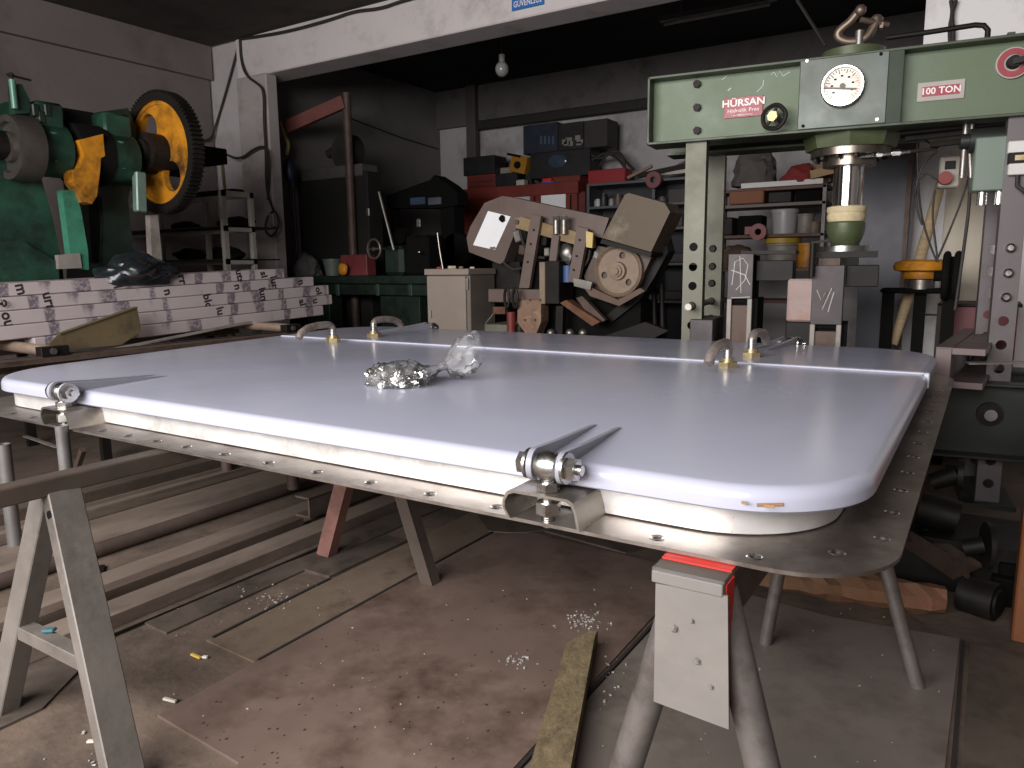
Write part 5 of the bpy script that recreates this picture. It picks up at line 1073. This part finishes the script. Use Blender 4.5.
on2(741, 823, 183.5, 0, 'white_board', M_white, 'white board lying on the top of the brown shelving', 'board', y=Q2-.02, dep=.4, bev=.003)
zw = ra(780, 183.5, Q2-.02).z+.003
def heap(px0, px1, pyt, y, z0, name, mat, label, cat, sd=0, dep=.18):
    a, b = ra(px0, 180, y), ra(px1, 180, y); h = ra((px0+px1)/2, pyt, y).z-z0; bm = bmesh.new(); bmesh.ops.create_icosphere(bm, subdivisions=4, radius=1)
    for v in bm.verts:
        k = 1+.3*noise.noise(v.co*1.5+V((sd, 0, 0)))+.12*noise.noise(v.co*5+V((sd, 3, 0)))
        v.co = V(((a.x+b.x)/2+v.co.x*(b.x-a.x)/2*k, y+v.co.y*dep*k, z0+max(0, v.co.z*k*.75+.25)*h*.95))
    return tag(RM().bm(bm, True).build(name, mat), label, cat)
heap(731, 778, 147, Q2+.18, zw, 'grey_cloth', mk('dark_grey_cloth', '#544e4c', .85, 0, .2, 8, bump=.2), 'dark grey cloth heap on the white board', 'cloth', 3)
heap(784, 816, 163, Q2+.10, zw, 'red_cloth', mk('red_cloth', '#7e2c2c', .85, 0, .2, 8, bump=.2), 'dark red cloth heap on the white board', 'cloth', 5, .12)
cdM = mk('cardboard', '#a98a66', .8, 0, .08); 
a, b = ra(811, 178, Q2), ra(836, 172, Q2); tag(RM().bar(V((a.x, Q2+.0, zw+.05)), V((b.x, Q2+.02, zw+.09)), .14, .07).build('cardboard_piece', cdM), 'pale cardboard strip sticking out right of the red cloth', 'cardboard')
a, b = ra(812, 164, Q2+.2), ra(832, 174, Q2+.2); tag(RM().bb(a.x, b.x, Q2+.16, Q2+.3, zw, a.z, .004).build('cardboard_box', mk('cardboard_dark', '#8a725c', .8)), 'small brown cardboard box right of the red cloth heap', 'box')
on2(729, 764, 191.5, 1, 'cardboard_box', mk('orange_cardboard', '#7f5237', .7, 0, .1), 'orange-brown cardboard box under the white board', 'box', y=Q2-.04)
on2(768, 792, 192, 1, 'dark_parts_tray', M_dark, 'dark tray of parts right of the orange-brown box', 'tray', dep=.2); on2(796, 822, 191, 1, 'dark_parts_tray', M_blk, 'black tray of parts at the right end of the upper shelf', 'tray', dep=.2)
c = ra(783, 220, Q2+.05); r = (ra(797, 220, Q2+.05).x-ra(769, 220, Q2+.05).x)/2; h = ra(783, 209, Q2).z-S2[2]
bk = RM().lathe([(0, 0), (r*.84, 0), (r*.94, h*.82), (r*.94, h*.84), (r, h*.84), (r*1.02, h*.95), (r*.98, h), (0, h*.99)], (c.x, Q2+.05+r*.6, S2[2]+.002), Z_, 32).build('white_bucket', mk('bucket_white', '#a5a3a2', .4, 0, .04)); tag(bk, 'white plastic bucket with lid on the brown shelving', 'bucket')
def can(px, w, h, k, name, mat, label, cat, y=None):
    y = Q2+.1 if y is None else y; c = ra(px, 220, y); return tag(RM().lathe([(0, 0), (w/2, 0), (w/2*1.03, h*.9), (w/2*1.1, h*.92), (w/2*1.1, h), (0, h)], (c.x, y, S2[k]+.002), Z_, 20).build(name, mat), label, cat)
can(806, .14, .17, 2, 'metal_can', M_gl, 'grey metal can right of the white bucket', 'can'); can(815, .1, .1, 2, 'metal_can', M_tan, 'tan little can at the right end of the bucket shelf', 'can')
on2(715, 733, 218, 2, 'dark_box', M_dark, 'dark box at the left end of the bucket shelf', 'box'); on2(738, 762, 216, 2, 'dark_box', M_blk, 'black lumpy box left of the white bucket', 'box')
ytub = can(784, .28, .22, 3, 'yellow_tub', M_gl, 'grey tub with yellow lid, left of two under the bucket', 'tub'); can(809, .16, .22, 3, 'yellow_tub', M_yel, 'yellow tub, right of two under the bucket', 'tub')
p = ra(784, 220, Q2+.1); RM().cyl((p.x, Q2+.1, S2[3]+.226), (p.x, Q2+.1, S2[3]+.27), .16, n=24).build('lid', mk('lid_yellow', '#b0932c', .5), ytub)
heap(722, 760, 245, Q2+.15, S2[3]+.002, 'brown_sack', mk('brown_sack', '#6a5548', .85), 'brown sack under the bucket shelf', 'sack', 8)
p = ra(759, 232, Q2-.05); tag(RM().lathe([(.03, -.03), (.075, -.03), (.075, .03), (.03, .03), (.03, -.03)], (p.x, Q2-.06, p.z), Y_, 22).bb(p.x-.12, p.x-.06, Q2-.09, Q2-.0, p.z-.02, p.z+.05).build('pink_ring', mk('dusty_pink', '#8d5a58', .6)), 'dull pink ring fitting at the front of the bucket shelf', 'ring')

# ------------------------------------------------------------------ the dark left bay
a, b = ra(347, 95, 6.0), ra(347, 300, 6.0)
cr = rthing('jib_crane', (a.x, 6.02, 0), 'brown jib crane with upright pole and chain block in the dark bay', 'crane')
pol = at(0, 0, y=1); x = ra(350, 180, 6.02).x
RM().cyl((x, 6.02, B0), (x, 6.02, ra(347, 93, 6.02).z), .045, n=16).build('pole', M_brown, cr)
a, b = ra(344, 102, 5.98), ra(283, 129, 5.75); RM().bar(a, b, .06, .13).build('jib_arm', mk('jib_red_brown', '#6b3a34', .6), cr)
c = ra(282, 128, 5.72); RM().tube(smooth([c+V((-.02, 0, .06)), c, c+V((.05, 0, -.12)), c+V((.09, 0, -.17)), c+V((.05, 0, -.28))]), .02, 8).build('yellow_rope', mk('yellow_rope', '#a89a5c', .8), cr)
RM().ball(c+V((.08, 0, -.45)), .09, 2, (.7, .7, 1.6)).build('chain_block', mk('block_blue', '#1e2a44', .5), cr)
for k in (0, .07): RM().tube([c+V((.05+k, 0, -.5)), c+V((.06+k, 0, -1.3))], .008, 6).build('chain', M_dark, cr)
p = ra(347, 152, 6.2); t = tag(RM().cyl((p.x, 6.15, p.z), (p.x, 6.28, p.z), .19, n=30).cyl((p.x-.28, 6.2, p.z), (p.x-.1, 6.2, p.z+.05), .05).build('wall_fan', mk('fan_dark', '#2b2826', .6)), 'dark round fan behind the crane pole', 'fan')
rp_(297, 178, 372, 300, 6.08, .22, 'black_cupboard', mk('black_cupboard', '#171513', .8), None, 'large black cupboard at the back of the left bay', 'cupboard', zb=B0)
rp_(300, 170, 362, 178, 6.07, .25, 'grey_shelf_board', mk('dark_grey_board', '#4b4746', .7), None, 'dusty grey board lying on the black cupboard', 'board', zb=ra(340, 178, 6.08).z+.003)
# lathe
LY = 5.68; lt = rthing('lathe', (ra(380, 280, LY).x, LY+.2, 0), 'old dark green lathe in the shadowed left bay', 'lathe')
rp_(300, 276, 432, 284, LY, .26, 'bed', M_dgrn, lt); rp_(304, 284, 430, 296, LY+.04, .2, 'bed_casting', M_dgrn, lt)
for x0 in (335, 375, 408): rp_(x0, 284, x0+4, 296, LY+.02, .02, 'rib', mk('rib_green', '#31433a', .5), lt)
rp_(380, 296, 420, 320, LY+.04, .2, 'cabinet_leg', M_dgrn, lt, zb=B0); rp_(306, 296, 330, 320, LY+.04, .2, 'cabinet_leg', M_dgrn, lt, zb=B0)
rp_(382, 246, 402, 276, LY+.02, .24, 'headstock', M_dgrn, lt, bev=.04); rp_(404, 236, 428, 276, LY+.1, .25, 'gear_box', M_blk, lt, bev=.03)
p = ra(374, 249, LY-.03); m = RM(); m.tube([(p.x+.085*cos(2*pi*k/20), LY-.03, p.z+.095*sin(2*pi*k/20)) for k in range(21)], .012, 8).bar((p.x-.08, LY-.03, p.z), (p.x+.08, LY-.03, p.z), .012, .012).cyl((p.x, LY-.04, p.z), (p.x, LY+.15, p.z), .02); m.build('hand_wheel', M_steel, lt)
RM().tube([ra(394, 250, LY-.05), ra(379, 192, LY-.05)], .014, 8).build('long_lever', M_steel, lt)
rp_(366, 208, 369, 216, LY, .02, 'bright_plate', M_steel, lt); rp_(416, 219, 420, 227, LY, .02, 'bright_plate', M_steel, lt)
p = ra(419, 252, LY+.0); RM().ball((p.x, LY+.0, p.z), .02, 2, (1.3, 1, .7)).build('chrome_knob', M_bolt, lt)
rp_(340, 255, 367, 274.5, LY+.06, .14, 'red_box', mk('faded_red_box', '#6d3033', .5), None, 'faded red box standing on the lathe bed', 'box', zb=ra(340, 276, LY).z+.002)
p = ra(345, 268, LY); tag(RM().ball((p.x, LY-.03, ra(345, 276, LY).z+.07), .065, 2, (1, .5, 1), .2).build('small_casting', M_yel), 'small yellow casting in front of the faded red box', 'casting')
c = ra(326, 272, LY); zz = ra(326, 276, LY).z+.002; tag(RM().lathe([(0, 0), (.075, 0), (.1, .16), (.108, .16), (.108, .175), (.09, .175), (.07, .02)], (c.x, LY+.1, zz), Z_, 24).build('grey_bucket', mk('bucket_grey_green', '#5b625a', .5)), 'grey bucket at the left end of the lathe bed', 'bucket')
heap(292, 314, 252, 5.78, ra(300, 276, 5.78).z, 'grey_bag', mk('dull_grey_bag', '#4c4a49', .7), 'crumpled grey bag left of the bucket in the dark bay', 'bag', 9, .12)
rp_(288, 276, 299, 300, 5.7, .25, 'black_bench', M_blk, None, 'black bench under the crumpled grey bag', 'bench', zb=B0)
# black compressor-like machine
m2 = rthing('milling_machine', (ra(430, 230, 6.8).x, 6.9, 0), 'black drilling machine with a blue name strip left of the red cabinet', 'machine')
pm = [ra(a, b, 6.8) for a, b in ((386, 196), (418, 184), (430, 180), (434, 175), (448, 184), (457, 192), (458, 205), (440, 208), (388, 208))]
RM().sheet([(p.x, p.z) for p in pm], [], (0, 7.0, 0), X_, Z_, .2).build('head', M_blk, m2)
rp_(410, 198, 425, 204, 6.79, .01, 'blue_strip', mk('strip_blue', '#3d4a63', .5), m2, bev=0); rp_(428, 198, 441, 204, 6.79, .01, 'blue_strip', mk('strip_grey', '#565a63', .5), m2, bev=0)
rp_(440, 205, 456, 300, 6.85, .2, 'column', M_blk, m2, zb=B0); rp_(388, 262, 430, 300, 6.8, .4, 'table', M_blk, m2, zb=B0); rp_(390, 206, 397, 264, 6.9, .1, 'side_post', M_blk, m2)
for px, py, r in ((432, 245, .12), (402, 236, .09), (416, 240, .06)):
    p = ra(px, py, 6.75); RM().cyl((p.x, 6.7, p.z), (p.x, 6.85, p.z), r, n=26).build('pulley', M_dark, m2)
p = ra(442, 250, 6.6); RM().cyl((p.x, 6.85, p.z), (p.x, 6.95, p.z), .19, n=30).build('motor_drum', M_blk, m2)
